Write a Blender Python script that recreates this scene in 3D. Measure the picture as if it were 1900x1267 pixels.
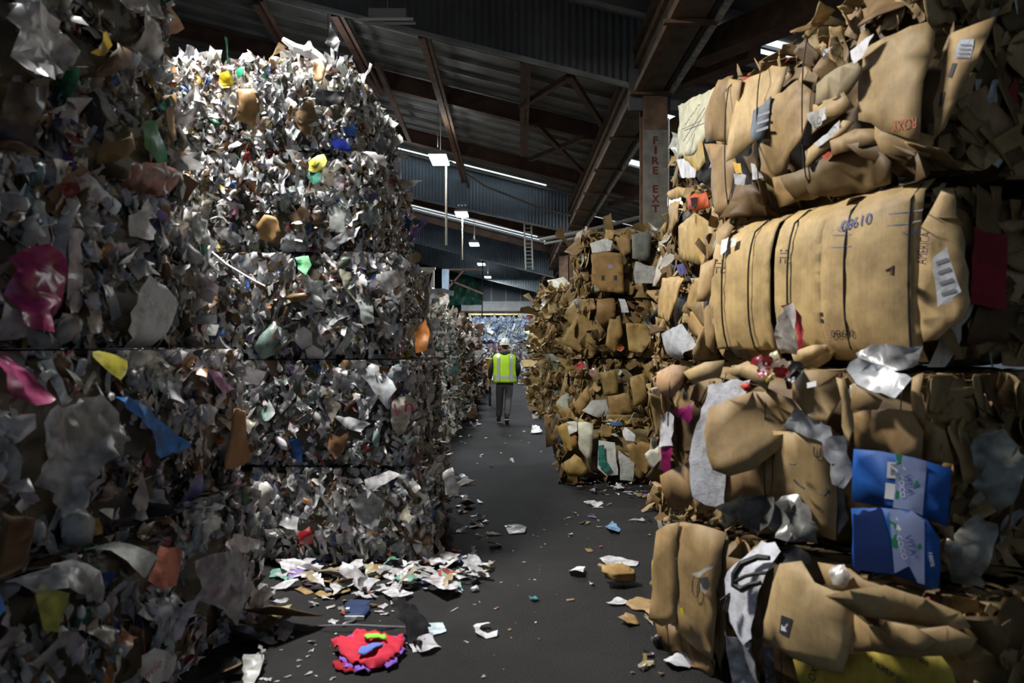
import bpy, bmesh, math, random
import numpy as np
from mathutils import Vector, Matrix, geometry
from mathutils.bvhtree import BVHTree

# ------------------------------------------------------------------ scene, camera, light
SC = bpy.context.scene
COL = SC.collection
for o in list(bpy.data.objects):
    bpy.data.objects.remove(o)
CAM_Z = 1.65
FPX = 1478.0                        # focal length in pixels of the 1900 px wide frame
VX, VY = 950.0, 640.0               # vanishing point of the aisle
cam_data = bpy.data.cameras.new('camera')
cam = bpy.data.objects.new('camera', cam_data)
COL.objects.link(cam)
cam_data.sensor_width = 36.0
cam_data.lens = FPX / 1900 * 36.0
cam_data.shift_y = (640 - 633.5) / 1900
cam_data.clip_end = 300
cam_data.dof.use_dof = True
cam_data.dof.focus_distance = 13.0
cam_data.dof.aperture_fstop = 2.6
cam.location = (0, 0, CAM_Z)
cam.rotation_euler = (math.radians(90), 0, 0)
SC.camera = cam
SC.view_settings.view_transform = 'Standard'
SC.view_settings.look = 'None'
SC.view_settings.gamma = 1.0
SC.view_settings.use_curve_mapping = False
SC.view_settings.exposure = 0.0
SC.cycles.max_bounces = 5
SC.cycles.diffuse_bounces = 3
SC.cycles.glossy_bounces = 2
SC.cycles.transmission_bounces = 2
SC.cycles.sample_clamp_indirect = 4.0

world = bpy.data.worlds.new('World')
SC.world = world
world.use_nodes = True
bg = world.node_tree.nodes['Background']
bg.inputs['Color'].default_value = (0.62, 0.78, 1.0, 1)
bg.inputs['Strength'].default_value = 0.34

LAMPS = [  # x, y, z, watts, lit   (rows of high-bay lamps)
    (-2.3, 5.55, 6.05, 800, True),
    (-1.67, 10.7, 6.0, 0, False),
    (-1.71, 18.7, 6.0, 330, True),
    (-3.2, 22.6, 6.0, 300, True),
    (-1.67, 26.5, 6.0, 420, True),
    (-1.63, 34.4, 6.0, 520, True),
    (-1.65, 42.9, 6.0, 520, True),
    (-1.55, 51.0, 6.0, 420, True),
    (-1.55, 60.0, 6.0, 300, True),
    (-1.55, 69.0, 6.0, 300, True),
    (-3.2, 14.2, 6.0, 330, True),
    (4.5, 14.0, 5.72, 300, True),
    (4.5, 22.0, 5.72, 360, True),
    (4.5, 31.0, 5.72, 360, True),
]

# ------------------------------------------------------------------ helpers
def W(px, py, Y):
    """pixel at depth Y -> world point"""
    return Vector(((px - VX) / FPX * Y, Y, CAM_Z + (VY - py) / FPX * Y))

def fl(px, py):
    """pixel on the floor -> world point"""
    Y = FPX * CAM_Z / (py - VY)
    return Vector(((px - VX) / FPX * Y, Y, 0))

def link(name, data, parent=None):
    o = bpy.data.objects.new(name, data)
    COL.objects.link(o)
    if parent is not None:
        o.parent = parent
    return o

def tag(o, label=None, cat=None, group=None, kind=None):
    if label: o['label'] = label
    if cat: o['category'] = cat
    if group: o['group'] = group
    if kind: o['kind'] = kind
    return o

def empty(name, loc=(0, 0, 0), rz=0.0):
    o = link(name, None)
    o.location = loc
    o.rotation_euler = (0, 0, rz)
    o.empty_display_size = 0.2
    return o

def mesh_np(name, V, F, mat, parent=None, C=None, smooth=False):
    """triangle mesh from arrays; C = colour per vertex"""
    V = np.asarray(V, dtype=np.float32).reshape(-1, 3)
    F = np.asarray(F, dtype=np.int32).reshape(-1, 3)
    me = bpy.data.meshes.new(name)
    me.vertices.add(len(V))
    me.vertices.foreach_set('co', V.ravel())
    me.loops.add(len(F) * 3)
    me.loops.foreach_set('vertex_index', F.ravel())
    me.polygons.add(len(F))
    me.polygons.foreach_set('loop_start', np.arange(0, len(F) * 3, 3, dtype=np.int32))
    if smooth:
        me.polygons.foreach_set('use_smooth', np.ones(len(F), dtype=bool))
    if C is not None:
        C = np.asarray(C, dtype=np.float32)
        if C.ndim == 1:
            C = np.tile(C, (len(V), 1))
        if C.shape[1] == 3:
            C = np.hstack([C, np.ones((len(C), 1), np.float32)])
        a = me.color_attributes.new('Col', 'FLOAT_COLOR', 'POINT')
        a.data.foreach_set('color', C.astype(np.float32).ravel())
    me.update(calc_edges=True)
    me.validate()
    me.materials.append(mat)
    return link(name, me, parent)

class MB:
    """collects simple solids into one mesh"""
    def __init__(self): self.v, self.f = [], []
    def add(self, vs, fs):
        n = len(self.v)
        self.v += [tuple(x) for x in vs]
        self.f += [tuple(i + n for i in q) for q in fs]
        return self
    def box(self, c, s, M=None):
        x, y, z = s[0] / 2, s[1] / 2, s[2] / 2
        vs = [Vector((sx * x, sy * y, sz * z)) for sx in (-1, 1) for sy in (-1, 1) for sz in (-1, 1)]
        if M is not None: vs = [M @ p for p in vs]
        vs = [p + Vector(c) for p in vs]
        return self.add(vs, [(0, 1, 3, 2), (4, 6, 7, 5), (0, 4, 5, 1), (2, 3, 7, 6), (0, 2, 6, 4), (1, 5, 7, 3)])
    def bar(self, a, b, w, h, up=(0, 0, 1)):
        a, b = Vector(a), Vector(b)
        d = (b - a).normalized()
        s = d.cross(Vector(up))
        if s.length < 1e-4: s = d.cross(Vector((1, 0, 0)))
        s.normalize(); u = s.cross(d)
        s *= w / 2; u *= h / 2
        vs = [a - s - u, a + s - u, a + s + u, a - s + u, b - s - u, b + s - u, b + s + u, b - s + u]
        return self.add(vs, [(3, 2, 1, 0), (4, 5, 6, 7), (0, 1, 5, 4), (1, 2, 6, 5), (2, 3, 7, 6), (3, 0, 4, 7)])
    def ibeam(self, a, b, w, h, t=0.02):
        a, b = Vector(a), Vector(b)
        z = Vector((0, 0, 1))
        self.bar(a + z * (h / 2 - t / 2), b + z * (h / 2 - t / 2), w, t)
        self.bar(a - z * (h / 2 - t / 2), b - z * (h / 2 - t / 2), w, t)
        return self.bar(a, b, t, h - 2 * t)
    def tube(self, pts, r, n=8, caps=True):
        pts = [Vector(p) for p in pts]
        rings = []
        prev = None
        for i, p in enumerate(pts):
            d = (pts[min(i + 1, len(pts) - 1)] - pts[max(i - 1, 0)]).normalized()
            s = d.cross(Vector((0, 0, 1))) if prev is None else prev - d * prev.dot(d)
            if s.length < 1e-4: s = d.cross(Vector((1, 0, 0)))
            s.normalize(); prev = s
            u = d.cross(s)
            rr = r[i] if isinstance(r, (list, tuple)) else r
            rings.append([p + s * (rr * math.cos(2 * math.pi * k / n)) + u * (rr * math.sin(2 * math.pi * k / n)) for k in range(n)])
        vs = [q for ring in rings for q in ring]
        fs = []
        for i in range(len(rings) - 1):
            for k in range(n):
                k2 = (k + 1) % n
                fs.append((i * n + k, i * n + k2, (i + 1) * n + k2, (i + 1) * n + k))
        if caps:
            fs.append(tuple(reversed(range(n))))
            fs.append(tuple(range((len(rings) - 1) * n, len(rings) * n)))
        return self.add(vs, fs)
    def loft(self, rings, caps=True):
        n = len(rings[0]); vs = [q for ring in rings for q in ring]; fs = []
        for i in range(len(rings) - 1):
            for k in range(n):
                k2 = (k + 1) % n
                fs.append((i * n + k, i * n + k2, (i + 1) * n + k2, (i + 1) * n + k))
        if caps:
            fs.append(tuple(reversed(range(n))))
            fs.append(tuple(range((len(rings) - 1) * n, len(rings) * n)))
        return self.add(vs, fs)
    def build(self, name, mat, parent=None, smooth=False):
        me = bpy.data.meshes.new(name)
        me.from_pydata([tuple(v) for v in self.v], [], self.f)
        if smooth:
            for p in me.polygons: p.use_smooth = True
        me.update()
        me.materials.append(mat)
        return link(name, me, parent)

# ------------------------------------------------------------------ materials
def new_mat(name):
    m = bpy.data.materials.new(name)
    m.use_nodes = True
    nt = m.node_tree
    return m, nt, nt.nodes, nt.links, nt.nodes['Principled BSDF']

def plain(name, col, rough=0.6, metal=0.0, noise=0.0, nscale=6.0, bump=0.0, col2=None):
    m, nt, N, L, p = new_mat(name)
    p.inputs['Base Color'].default_value = (*col, 1)
    p.inputs['Roughness'].default_value = rough
    p.inputs['Metallic'].default_value = metal
    if noise or bump or col2:
        tc = N.new('ShaderNodeTexCoord')
        nz = N.new('ShaderNodeTexNoise'); nz.inputs['Scale'].default_value = nscale; nz.inputs['Detail'].default_value = 6
        L.new(tc.outputs['Object'], nz.inputs['Vector'])
        rp = N.new('ShaderNodeValToRGB')
        c2 = col2 or tuple(c * (1 - noise) for c in col)
        rp.color_ramp.elements[0].color = (*c2, 1); rp.color_ramp.elements[0].position = 0.35
        rp.color_ramp.elements[1].color = (*col, 1); rp.color_ramp.elements[1].position = 0.65
        L.new(nz.outputs['Fac'], rp.inputs['Fac'])
        L.new(rp.outputs['Color'], p.inputs['Base Color'])
        if bump:
            b = N.new('ShaderNodeBump'); b.inputs['Strength'].default_value = bump
            L.new(nz.outputs['Fac'], b.inputs['Height']); L.new(b.outputs['Normal'], p.inputs['Normal'])
    return m

def emit(name, col, s):
    m, nt, N, L, p = new_mat(name)
    p.inputs['Base Color'].default_value = (0.8, 0.8, 0.8, 1)
    p.inputs['Emission Color'].default_value = (*col, 1)
    p.inputs['Emission Strength'].default_value = s
    return m

def film_mat():
    m, nt, N, L, p = new_mat('plastic film')
    at = N.new('ShaderNodeAttribute'); at.attribute_name = 'Col'
    tc = N.new('ShaderNodeTexCoord')
    nz = N.new('ShaderNodeTexNoise'); nz.inputs['Scale'].default_value = 16; nz.inputs['Detail'].default_value = 5
    L.new(tc.outputs['Object'], nz.inputs['Vector'])
    rp = N.new('ShaderNodeValToRGB')     # smudges and faded print
    rp.color_ramp.elements[0].position = 0.34; rp.color_ramp.elements[0].color = (0.50, 0.48, 0.45, 1)
    rp.color_ramp.elements[1].position = 0.6; rp.color_ramp.elements[1].color = (1, 1, 1, 1)
    L.new(nz.outputs['Fac'], rp.inputs['Fac'])
    mx = N.new('ShaderNodeMix'); mx.data_type = 'RGBA'; mx.blend_type = 'MULTIPLY'; mx.inputs['Factor'].default_value = 1
    L.new(at.outputs['Color'], mx.inputs['A']); L.new(rp.outputs['Color'], mx.inputs['B'])
    L.new(mx.outputs['Result'], p.inputs['Base Color'])
    n2 = N.new('ShaderNodeTexNoise'); n2.noise_type = 'RIDGED_MULTIFRACTAL'; n2.inputs['Scale'].default_value = 8; n2.inputs['Detail'].default_value = 3
    n2.inputs['Distortion'].default_value = 0.7
    L.new(tc.outputs['Object'], n2.inputs['Vector'])
    b = N.new('ShaderNodeBump'); b.inputs['Strength'].default_value = 0.7; b.inputs['Distance'].default_value = 0.025
    L.new(n2.outputs['Fac'], b.inputs['Height']); L.new(b.outputs['Normal'], p.inputs['Normal'])
    p.inputs['Roughness'].default_value = 0.33
    p.inputs['Specular IOR Level'].default_value = 0.6
    tr = N.new('ShaderNodeBsdfTranslucent'); L.new(mx.outputs['Result'], tr.inputs['Color'])
    ms = N.new('ShaderNodeMixShader'); ms.inputs['Fac'].default_value = 0.15
    out = N['Material Output']
    L.new(p.outputs['BSDF'], ms.inputs[1]); L.new(tr.outputs['BSDF'], ms.inputs[2]); L.new(ms.outputs['Shader'], out.inputs['Surface'])
    return m

def card_mat():
    m, nt, N, L, p = new_mat('corrugated cardboard')
    at = N.new('ShaderNodeAttribute'); at.attribute_name = 'Col'
    tc = N.new('ShaderNodeTexCoord')
    nz = N.new('ShaderNodeTexNoise'); nz.inputs['Scale'].default_value = 7; nz.inputs['Detail'].default_value = 8; nz.inputs['Roughness'].default_value = 0.65
    L.new(tc.outputs['Object'], nz.inputs['Vector'])
    rp = N.new('ShaderNodeValToRGB')
    rp.color_ramp.elements[0].position = 0.3; rp.color_ramp.elements[0].color = (0.62, 0.59, 0.47, 1)
    rp.color_ramp.elements[1].position = 0.62; rp.color_ramp.elements[1].color = (1.08, 1.05, 0.84, 1)
    L.new(nz.outputs['Fac'], rp.inputs['Fac'])
    mx = N.new('ShaderNodeMix'); mx.data_type = 'RGBA'; mx.blend_type = 'MULTIPLY'; mx.inputs['Factor'].default_value = 1
    L.new(at.outputs['Color'], mx.inputs['A']); L.new(rp.outputs['Color'], mx.inputs['B'])
    mp = N.new('ShaderNodeMapping'); mp.inputs['Scale'].default_value = (70, 70, 2.5)     # faint flute lines
    L.new(tc.outputs['Object'], mp.inputs['Vector'])
    n3 = N.new('ShaderNodeTexNoise'); n3.inputs['Scale'].default_value = 1.0; n3.inputs['Detail'].default_value = 3
    L.new(mp.outputs['Vector'], n3.inputs['Vector'])
    r3 = N.new('ShaderNodeValToRGB'); r3.color_ramp.elements[0].position = 0.3; r3.color_ramp.elements[0].color = (0.89, 0.88, 0.87, 1); r3.color_ramp.elements[1].position = 0.62
    L.new(n3.outputs['Fac'], r3.inputs['Fac'])
    m2 = N.new('ShaderNodeMix'); m2.data_type = 'RGBA'; m2.blend_type = 'MULTIPLY'; m2.inputs['Factor'].default_value = 1
    L.new(mx.outputs['Result'], m2.inputs['A']); L.new(r3.outputs['Color'], m2.inputs['B'])
    L.new(m2.outputs['Result'], p.inputs['Base Color'])
    n2 = N.new('ShaderNodeTexNoise'); n2.noise_type = 'RIDGED_MULTIFRACTAL'; n2.inputs['Scale'].default_value = 3.2; n2.inputs['Detail'].default_value = 3; n2.inputs['Distortion'].default_value = 0.5
    L.new(tc.outputs['Object'], n2.inputs['Vector'])
    b = N.new('ShaderNodeBump'); b.inputs['Strength'].default_value = 0.4; b.inputs['Distance'].default_value = 0.02
    L.new(n2.outputs['Fac'], b.inputs['Height']); L.new(b.outputs['Normal'], p.inputs['Normal'])
    p.inputs['Roughness'].default_value = 0.62
    p.inputs['Specular IOR Level'].default_value = 0.35
    return m

def floor_mat():
    m, nt, N, L, p = new_mat('worn asphalt floor')
    tc = N.new('ShaderNodeTexCoord')
    nz = N.new('ShaderNodeTexNoise'); nz.inputs['Scale'].default_value = 0.7; nz.inputs['Detail'].default_value = 10; nz.inputs['Roughness'].default_value = 0.7
    L.new(tc.outputs['Object'], nz.inputs['Vector'])
    rp = N.new('ShaderNodeValToRGB')
    rp.color_ramp.elements[0].position = 0.3; rp.color_ramp.elements[0].color = (0.011, 0.0108, 0.0109, 1)
    rp.color_ramp.elements[1].position = 0.7; rp.color_ramp.elements[1].color = (0.026, 0.0256, 0.0258, 1)
    L.new(nz.outputs['Fac'], rp.inputs['Fac'])
    vo = N.new('ShaderNodeTexVoronoi'); vo.inputs['Scale'].default_value = 9.0
    L.new(tc.outputs['Object'], vo.inputs['Vector'])
    r2 = N.new('ShaderNodeValToRGB')       # trodden-in flecks of paper
    r2.color_ramp.elements[0].position = 0.035; r2.color_ramp.elements[0].color = (1, 1, 1, 1)
    r2.color_ramp.elements[1].position = 0.06; r2.color_ramp.elements[1].color = (0, 0, 0, 1)
    L.new(vo.outputs['Distance'], r2.inputs['Fac'])
    n3 = N.new('ShaderNodeTexNoise'); n3.inputs['Scale'].default_value = 1.7
    L.new(tc.outputs['Object'], n3.inputs['Vector'])
    r3 = N.new('ShaderNodeValToRGB'); r3.color_ramp.elements[0].position = 0.5; r3.color_ramp.elements[1].position = 0.6
    L.new(n3.outputs['Fac'], r3.inputs['Fac'])
    mu = N.new('ShaderNodeMath'); mu.operation = 'MULTIPLY'
    L.new(r2.outputs['Color'], mu.inputs[0]); L.new(r3.outputs['Color'], mu.inputs[1])
    mx = N.new('ShaderNodeMix'); mx.data_type = 'RGBA'
    L.new(mu.outputs[0], mx.inputs['Factor']); L.new(rp.outputs['Color'], mx.inputs['A'])
    mx.inputs['B'].default_value = (0.4, 0.4, 0.4, 1)
    L.new(mx.outputs['Result'], p.inputs['Base Color'])
    n2 = N.new('ShaderNodeTexNoise'); n2.inputs['Scale'].default_value = 60; n2.inputs['Detail'].default_value = 5
    L.new(tc.outputs['Object'], n2.inputs['Vector'])
    b = N.new('ShaderNodeBump'); b.inputs['Strength'].default_value = 0.6; b.inputs['Distance'].default_value = 0.02
    L.new(n2.outputs['Fac'], b.inputs['Height']); L.new(b.outputs['Normal'], p.inputs['Normal'])
    p.inputs['Roughness'].default_value = 0.85
    p.inputs['Specular IOR Level'].default_value = 0.15
    return m

FILM = film_mat()
PAPERM, _nt, _N, _L, _p = new_mat('smooth paper and hard plastic')
_a = _N.new('ShaderNodeAttribute'); _a.attribute_name = 'Col'; _p.inputs['Roughness'].default_value = 0.55
_tc = _N.new('ShaderNodeTexCoord'); _nz = _N.new('ShaderNodeTexNoise'); _nz.inputs['Scale'].default_value = 11; _nz.inputs['Detail'].default_value = 9; _nz.inputs['Roughness'].default_value = 0.7
_L.new(_tc.outputs['Object'], _nz.inputs['Vector'])
_rp = _N.new('ShaderNodeValToRGB'); _rp.color_ramp.elements[0].position = 0.33; _rp.color_ramp.elements[0].color = (0.55, 0.52, 0.48, 1); _rp.color_ramp.elements[1].position = 0.55
_L.new(_nz.outputs['Fac'], _rp.inputs['Fac'])
_mx = _N.new('ShaderNodeMix'); _mx.data_type = 'RGBA'; _mx.blend_type = 'MULTIPLY'; _mx.inputs['Factor'].default_value = 1
_L.new(_a.outputs['Color'], _mx.inputs['A']); _L.new(_rp.outputs['Color'], _mx.inputs['B']); _L.new(_mx.outputs['Result'], _p.inputs['Base Color'])
_b = _N.new('ShaderNodeBump'); _b.inputs['Strength'].default_value = 0.4; _b.inputs['Distance'].default_value = 0.02
_L.new(_nz.outputs['Fac'], _b.inputs['Height']); _L.new(_b.outputs['Normal'], _p.inputs['Normal'])
CARD = card_mat()
M_FLOOR = floor_mat()
M_ROOF = plain('grey roof deck', (0.22, 0.22, 0.21), 0.6, 0.1, 0.5, 1.3)
M_RIB = plain('grey roof batten', (0.34, 0.34, 0.32), 0.6, 0.1, 0.4, 2.0)
M_STEEL = plain('red-brown painted steel', (0.145, 0.075, 0.05), 0.65, 0.0, 0.5, 2.5)
M_RUST = plain('rusty steel', (0.20, 0.115, 0.065), 0.75, 0.0, 0.45, 5.0, 0.2)
M_GIRDER = plain('weathered timber and steel', (0.17, 0.125, 0.085), 0.75, 0.0, 0.5, 3.0, 0.2)
M_GALV = plain('galvanised sheet', (0.30, 0.36, 0.42), 0.5, 0.25, 0.35, 1.1)
M_DARKSHEET = plain('dark grey corrugated sheet', (0.14, 0.14, 0.135), 0.6, 0.1, 0.4, 1.1)  # darker, more neutral grey than the galvanised sheet
M_CONDUIT = plain('grey conduit', (0.26, 0.25, 0.22), 0.5, 0.2)
M_WHITEPAINT = plain('chipped white paint', (0.66, 0.65, 0.60), 0.7, 0, 0.5, 9.0)
M_COLPAINT = plain('dull cream paint', (0.27, 0.255, 0.215), 0.7, 0, 0.4, 7.0)
M_LETTER = plain('dark red lettering', (0.13, 0.022, 0.015), 0.7)
M_DARK = plain('black rubber', (0.012, 0.012, 0.013), 0.6)
M_WIRE = plain('dark baling wire', (0.06, 0.05, 0.04), 0.5, 0.6)
M_WHITEWIRE = plain('white strap', (0.65, 0.65, 0.65), 0.4)
M_LAMPBODY = plain('white lamp housing', (0.5, 0.5, 0.5), 0.5)
M_LIT = emit('lit diffuser', (0.9, 0.96, 1.0), 9)
M_UNLIT = plain('unlit tube', (0.42, 0.42, 0.40), 0.4)
M_SKYL = emit('daylit roof panel', (0.80, 0.92, 1.0), 1.3)
M_WALL = plain('blue-grey metal wall', (0.16, 0.20, 0.24), 0.6, 0.1, 0.4, 0.8)
M_BLUEPAINT = plain('pale blue steel', (0.35, 0.48, 0.62), 0.5, 0, 0.2, 4)
M_PALE = plain('pale wall panel', (0.50, 0.52, 0.52), 0.6, 0, 0.2, 3)
M_BEIGE = plain('beige wall panel', (0.42, 0.38, 0.30), 0.6, 0, 0.2, 3)
M_GREEN = plain('green tarpaulin', (0.03, 0.13, 0.09), 0.5, 0, 0.5, 2.5)
M_YELLOW = plain('yellow painted steel', (0.60, 0.42, 0.03), 0.5)
M_PURPLE = plain('violet plastic', (0.09, 0.05, 0.45), 0.4)
M_BLUEINK = plain('blue print', (0.035, 0.05, 0.20), 0.6)
M_DARKINK = plain('dark print', (0.022, 0.022, 0.026), 0.6)
M_REDINK = plain('red print', (0.42, 0.08, 0.03), 0.6)
M_GREENINK = plain('green print', (0.012, 0.16, 0.07), 0.5)
M_WHITEINK = plain('white print', (0.62, 0.64, 0.68), 0.5)
M_GREYINK = plain('grey print', (0.22, 0.22, 0.25), 0.6)

# ------------------------------------------------------------------ crumpled sheets
def crumple_fn(rng, size, amp, ncrease=2, rough=0.3, wave=0.35, crease=1.0):
    """height field of a creased sheet about `size` across"""
    waves = [(rng.uniform(0, 2 * math.pi), rng.uniform(2.0, 6.0) / size, rng.uniform(0, 6.28), rng.uniform(0.3, 1.0)) for _ in range(4)]
    cr = [(rng.uniform(0, 2 * math.pi), rng.uniform(-0.3, 0.3) * size, rng.uniform(-1.2, 1.2)) for _ in range(ncrease)]
    def f(a, b):
        z = np.zeros_like(a)
        for th, k, ph, w in waves:
            z += wave * amp * w * np.sin(k * (a * math.cos(th) + b * math.sin(th)) + ph)
        for th, c, s in cr:
            z += crease * s * amp / size * 2.0 * np.abs(a * math.cos(th) + b * math.sin(th) - c)
        z += rng.normal(0, 1, a.shape) * amp * rough * 0.4
        return z - z.mean()
    return f

def cdt_sheet(poly, spacing, rng, tear=0.0):
    """triangulate a 2D polygon with jittered inner points -> (P (n,2), F)"""
    pts = []
    n = len(poly)
    for i in range(n):
        a, b = np.array(poly[i], float), np.array(poly[(i + 1) % n], float)
        d = np.linalg.norm(b - a)
        k = max(1, int(round(d / spacing)))
        nrm = np.array([-(b - a)[1], (b - a)[0]]) / max(d, 1e-6)
        for j in range(k):
            p = a + (b - a) * (j / k)
            if j > 0: p = p + nrm * rng.normal(0, 1) * tear
            pts.append(p)
    nb = len(pts)
    P = np.array(pts)
    lo, hi = P.min(0), P.max(0)
    gx = np.arange(lo[0] + spacing / 2, hi[0], spacing)
    gy = np.arange(lo[1] + spacing / 2, hi[1], spacing)
    if len(gx) and len(gy):
        G = np.stack(np.meshgrid(gx, gy), -1).reshape(-1, 2)
        G = G + rng.uniform(-0.33, 0.33, G.shape) * spacing
        G = G[inside(G, P)]
        # keep clear of the rim
        if len(G):
            dmin = np.min(np.linalg.norm(G[:, None, :] - P[None, :, :], axis=2), axis=1)
            G = G[dmin > spacing * 0.4]
    else:
        G = np.zeros((0, 2))
    allp = [Vector((float(x), float(y))) for x, y in np.vstack([P, G])]
    edges = [(i, (i + 1) % nb) for i in range(nb)]
    r = geometry.delaunay_2d_cdt(allp, edges, [], 1, 1e-6)
    V2 = np.array([[v.x, v.y] for v in r[0]])
    F = []
    for f in r[2]:
        for j in range(1, len(f) - 1):
            F.append((f[0], f[j], f[j + 1]))
    return V2, np.array(F, int).reshape(-1, 3)

def inside(P, poly):
    x, y = P[:, 0], P[:, 1]
    c = np.zeros(len(P), bool)
    n = len(poly)
    j = n - 1
    for i in range(n):
        xi, yi, xj, yj = poly[i][0], poly[i][1], poly[j][0], poly[j][1]
        with np.errstate(divide='ignore', invalid='ignore'):
            t = ((yi > y) != (yj > y)) & (x < (xj - xi) * (y - yi) / (yj - yi + 1e-12) + xi)
        c ^= t
        j = i
    return c

def thicken(V, F, t):
    """give a sheet thickness t along -z with a rim"""
    n = len(V)
    V2 = V.copy(); V2[:, 2] -= t
    e = {}
    for f in F:
        for a, b in ((f[0], f[1]), (f[1], f[2]), (f[2], f[0])):
            e[(a, b)] = True
    rim = []
    for (a, b) in e:
        if (b, a) not in e:
            rim += [(b, a, a + n), (b, a + n, b + n)]
    F2 = np.vstack([F, F[:, ::-1] + n] + ([np.array(rim)] if rim else []))
    return np.vstack([V, V2]), F2

# template library: unit-size scraps
def make_templates():
    rng = np.random.default_rng(11)
    T = {'film': [], 'card': [], 'strip': [], 'lump': [], 'low': [], 'lowcard': []}
    def irregular(n, r0, r1, asp):
        th = np.sort(rng.uniform(0, 2 * math.pi, n) * 0.35 + np.linspace(0, 2 * math.pi, n, endpoint=False))
        r = rng.uniform(r0, r1, n)
        return [(r[i] * math.cos(th[i]) * asp, r[i] * math.sin(th[i])) for i in range(n)]
    for i in range(28):
        P, F = cdt_sheet(irregular(rng.integers(5, 9), 0.28, 0.62, rng.uniform(0.55, 1.0)), 0.19, rng, 0.03)
        z = crumple_fn(rng, 1.0, rng.uniform(0.10, 0.24), rng.integers(2, 5), 0.5)(P[:, 0], P[:, 1])
        T['film'].append((np.column_stack([P, z]), F))
    for i in range(22):
        w, h = rng.uniform(0.5, 0.95), rng.uniform(0.6, 1.0)
        q = [(-w / 2, -h / 2), (w / 2, -h / 2), (w / 2, h / 2), (-w / 2, h / 2)]
        q = [(a + rng.normal(0, 0.09), b + rng.normal(0, 0.09)) for a, b in q]
        if rng.random() < 0.5:
            k = rng.integers(0, 4)
            a, b = np.array(q[k]), np.array(q[(k + 1) % 4])
            q.insert(k + 1, tuple((a + b) / 2 + rng.normal(0, 0.12, 2)))
        P, F = cdt_sheet(q, 0.2, rng, 0.022)
        z = crumple_fn(rng, 1.0, rng.uniform(0.03, 0.10), rng.integers(1, 4), 0.25)(P[:, 0], P[:, 1])
        T['card'].append(thicken(np.column_stack([P, z]), F, 0.014))
    for i in range(10):
        w = rng.uniform(0.08, 0.2)
        q = [(-w, -0.55), (w * 0.8, -0.5), (w, 0.5), (-w * 0.7, 0.55)]
        P, F = cdt_sheet(q, 0.17, rng, 0.02)
        z = crumple_fn(rng, 1.0, rng.uniform(0.1, 0.25), 2, 0.4)(P[:, 0], P[:, 1])
        T['strip'].append((np.column_stack([P, z]), F))
    for i in range(6):
        bm = bmesh.new()
        bmesh.ops.create_icosphere(bm, subdivisions=2, radius=0.4)
        for v in bm.verts:
            v.co *= 1 + rng.normal(0, 0.12)
            v.co.x *= 0.62; v.co.z *= 0.5
        bmesh.ops.triangulate(bm, faces=bm.faces)
        bm.verts.ensure_lookup_table()
        T['lump'].append((np.array([v.co[:] for v in bm.verts]), np.array([[v.index for v in f.verts] for f in bm.faces])))
        bm.free()
    for i in range(16):
        P, F = cdt_sheet(irregular(rng.integers(4, 7), 0.3, 0.62, rng.uniform(0.5, 1)), 0.42, rng, 0.0)
        z = crumple_fn(rng, 1.0, 0.2, 2, 0.4)(P[:, 0], P[:, 1])
        T['low'].append((np.column_stack([P, z]), F))
    for i in range(10):
        q = [(-.4, -.5), (.4, -.5), (.4, .5), (-.4, .5)]
        q = [(a + rng.normal(0, 0.09), b + rng.normal(0, 0.09)) for a, b in q]
        P, F = cdt_sheet(q, 0.5, rng, 0.0)
        z = crumple_fn(rng, 1.0, 0.12, 2, 0.3)(P[:, 0], P[:, 1])
        T['lowcard'].append(thicken(np.column_stack([P, z]), F, 0.02))
    return T
TPL = make_templates()

def place(kind, pos, normal, spin, size, stretch, rng):
    """many scraps of one template kind -> V, F, owner index"""
    n = len(pos)
    tl = TPL[kind]
    which = rng.integers(0, len(tl), n)
    nz = normal / np.linalg.norm(normal, axis=1, keepdims=True)
    up = np.tile(np.array([0.0, 0.0, 1.0]), (n, 1))
    flat = np.abs(nz[:, 2]) > 0.93
    up[flat] = (0, 1, 0)
    x = np.cross(up, nz); x /= np.linalg.norm(x, axis=1, keepdims=True)
    y = np.cross(nz, x)
    c, s = np.cos(spin)[:, None], np.sin(spin)[:, None]
    xr, yr = c * x + s * y, -s * x + c * y
    Vs, Fs, Os, off = [], [], [], 0
    for t in range(len(tl)):
        idx = np.nonzero(which == t)[0]
        if not len(idx): continue
        V, F = tl[t]
        k = len(V)
        sx, sy, sz = size[idx] * stretch[idx], size[idx], size[idx]
        P = (V[None, :, 0, None] * (xr[idx] * sx[:, None])[:, None, :] + V[None, :, 1, None] * (yr[idx] * sy[:, None])[:, None, :]
             + V[None, :, 2, None] * (nz[idx] * sz[:, None])[:, None, :] + pos[idx][:, None, :])
        Vs.append(P.reshape(-1, 3))
        Fs.append((F[None] + (off + np.arange(len(idx)) * k)[:, None, None]).reshape(-1, 3))
        Os.append(np.repeat(idx, k))
        off += len(idx) * k
    return np.vstack(Vs), np.vstack(Fs), np.concatenate(Os)

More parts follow.
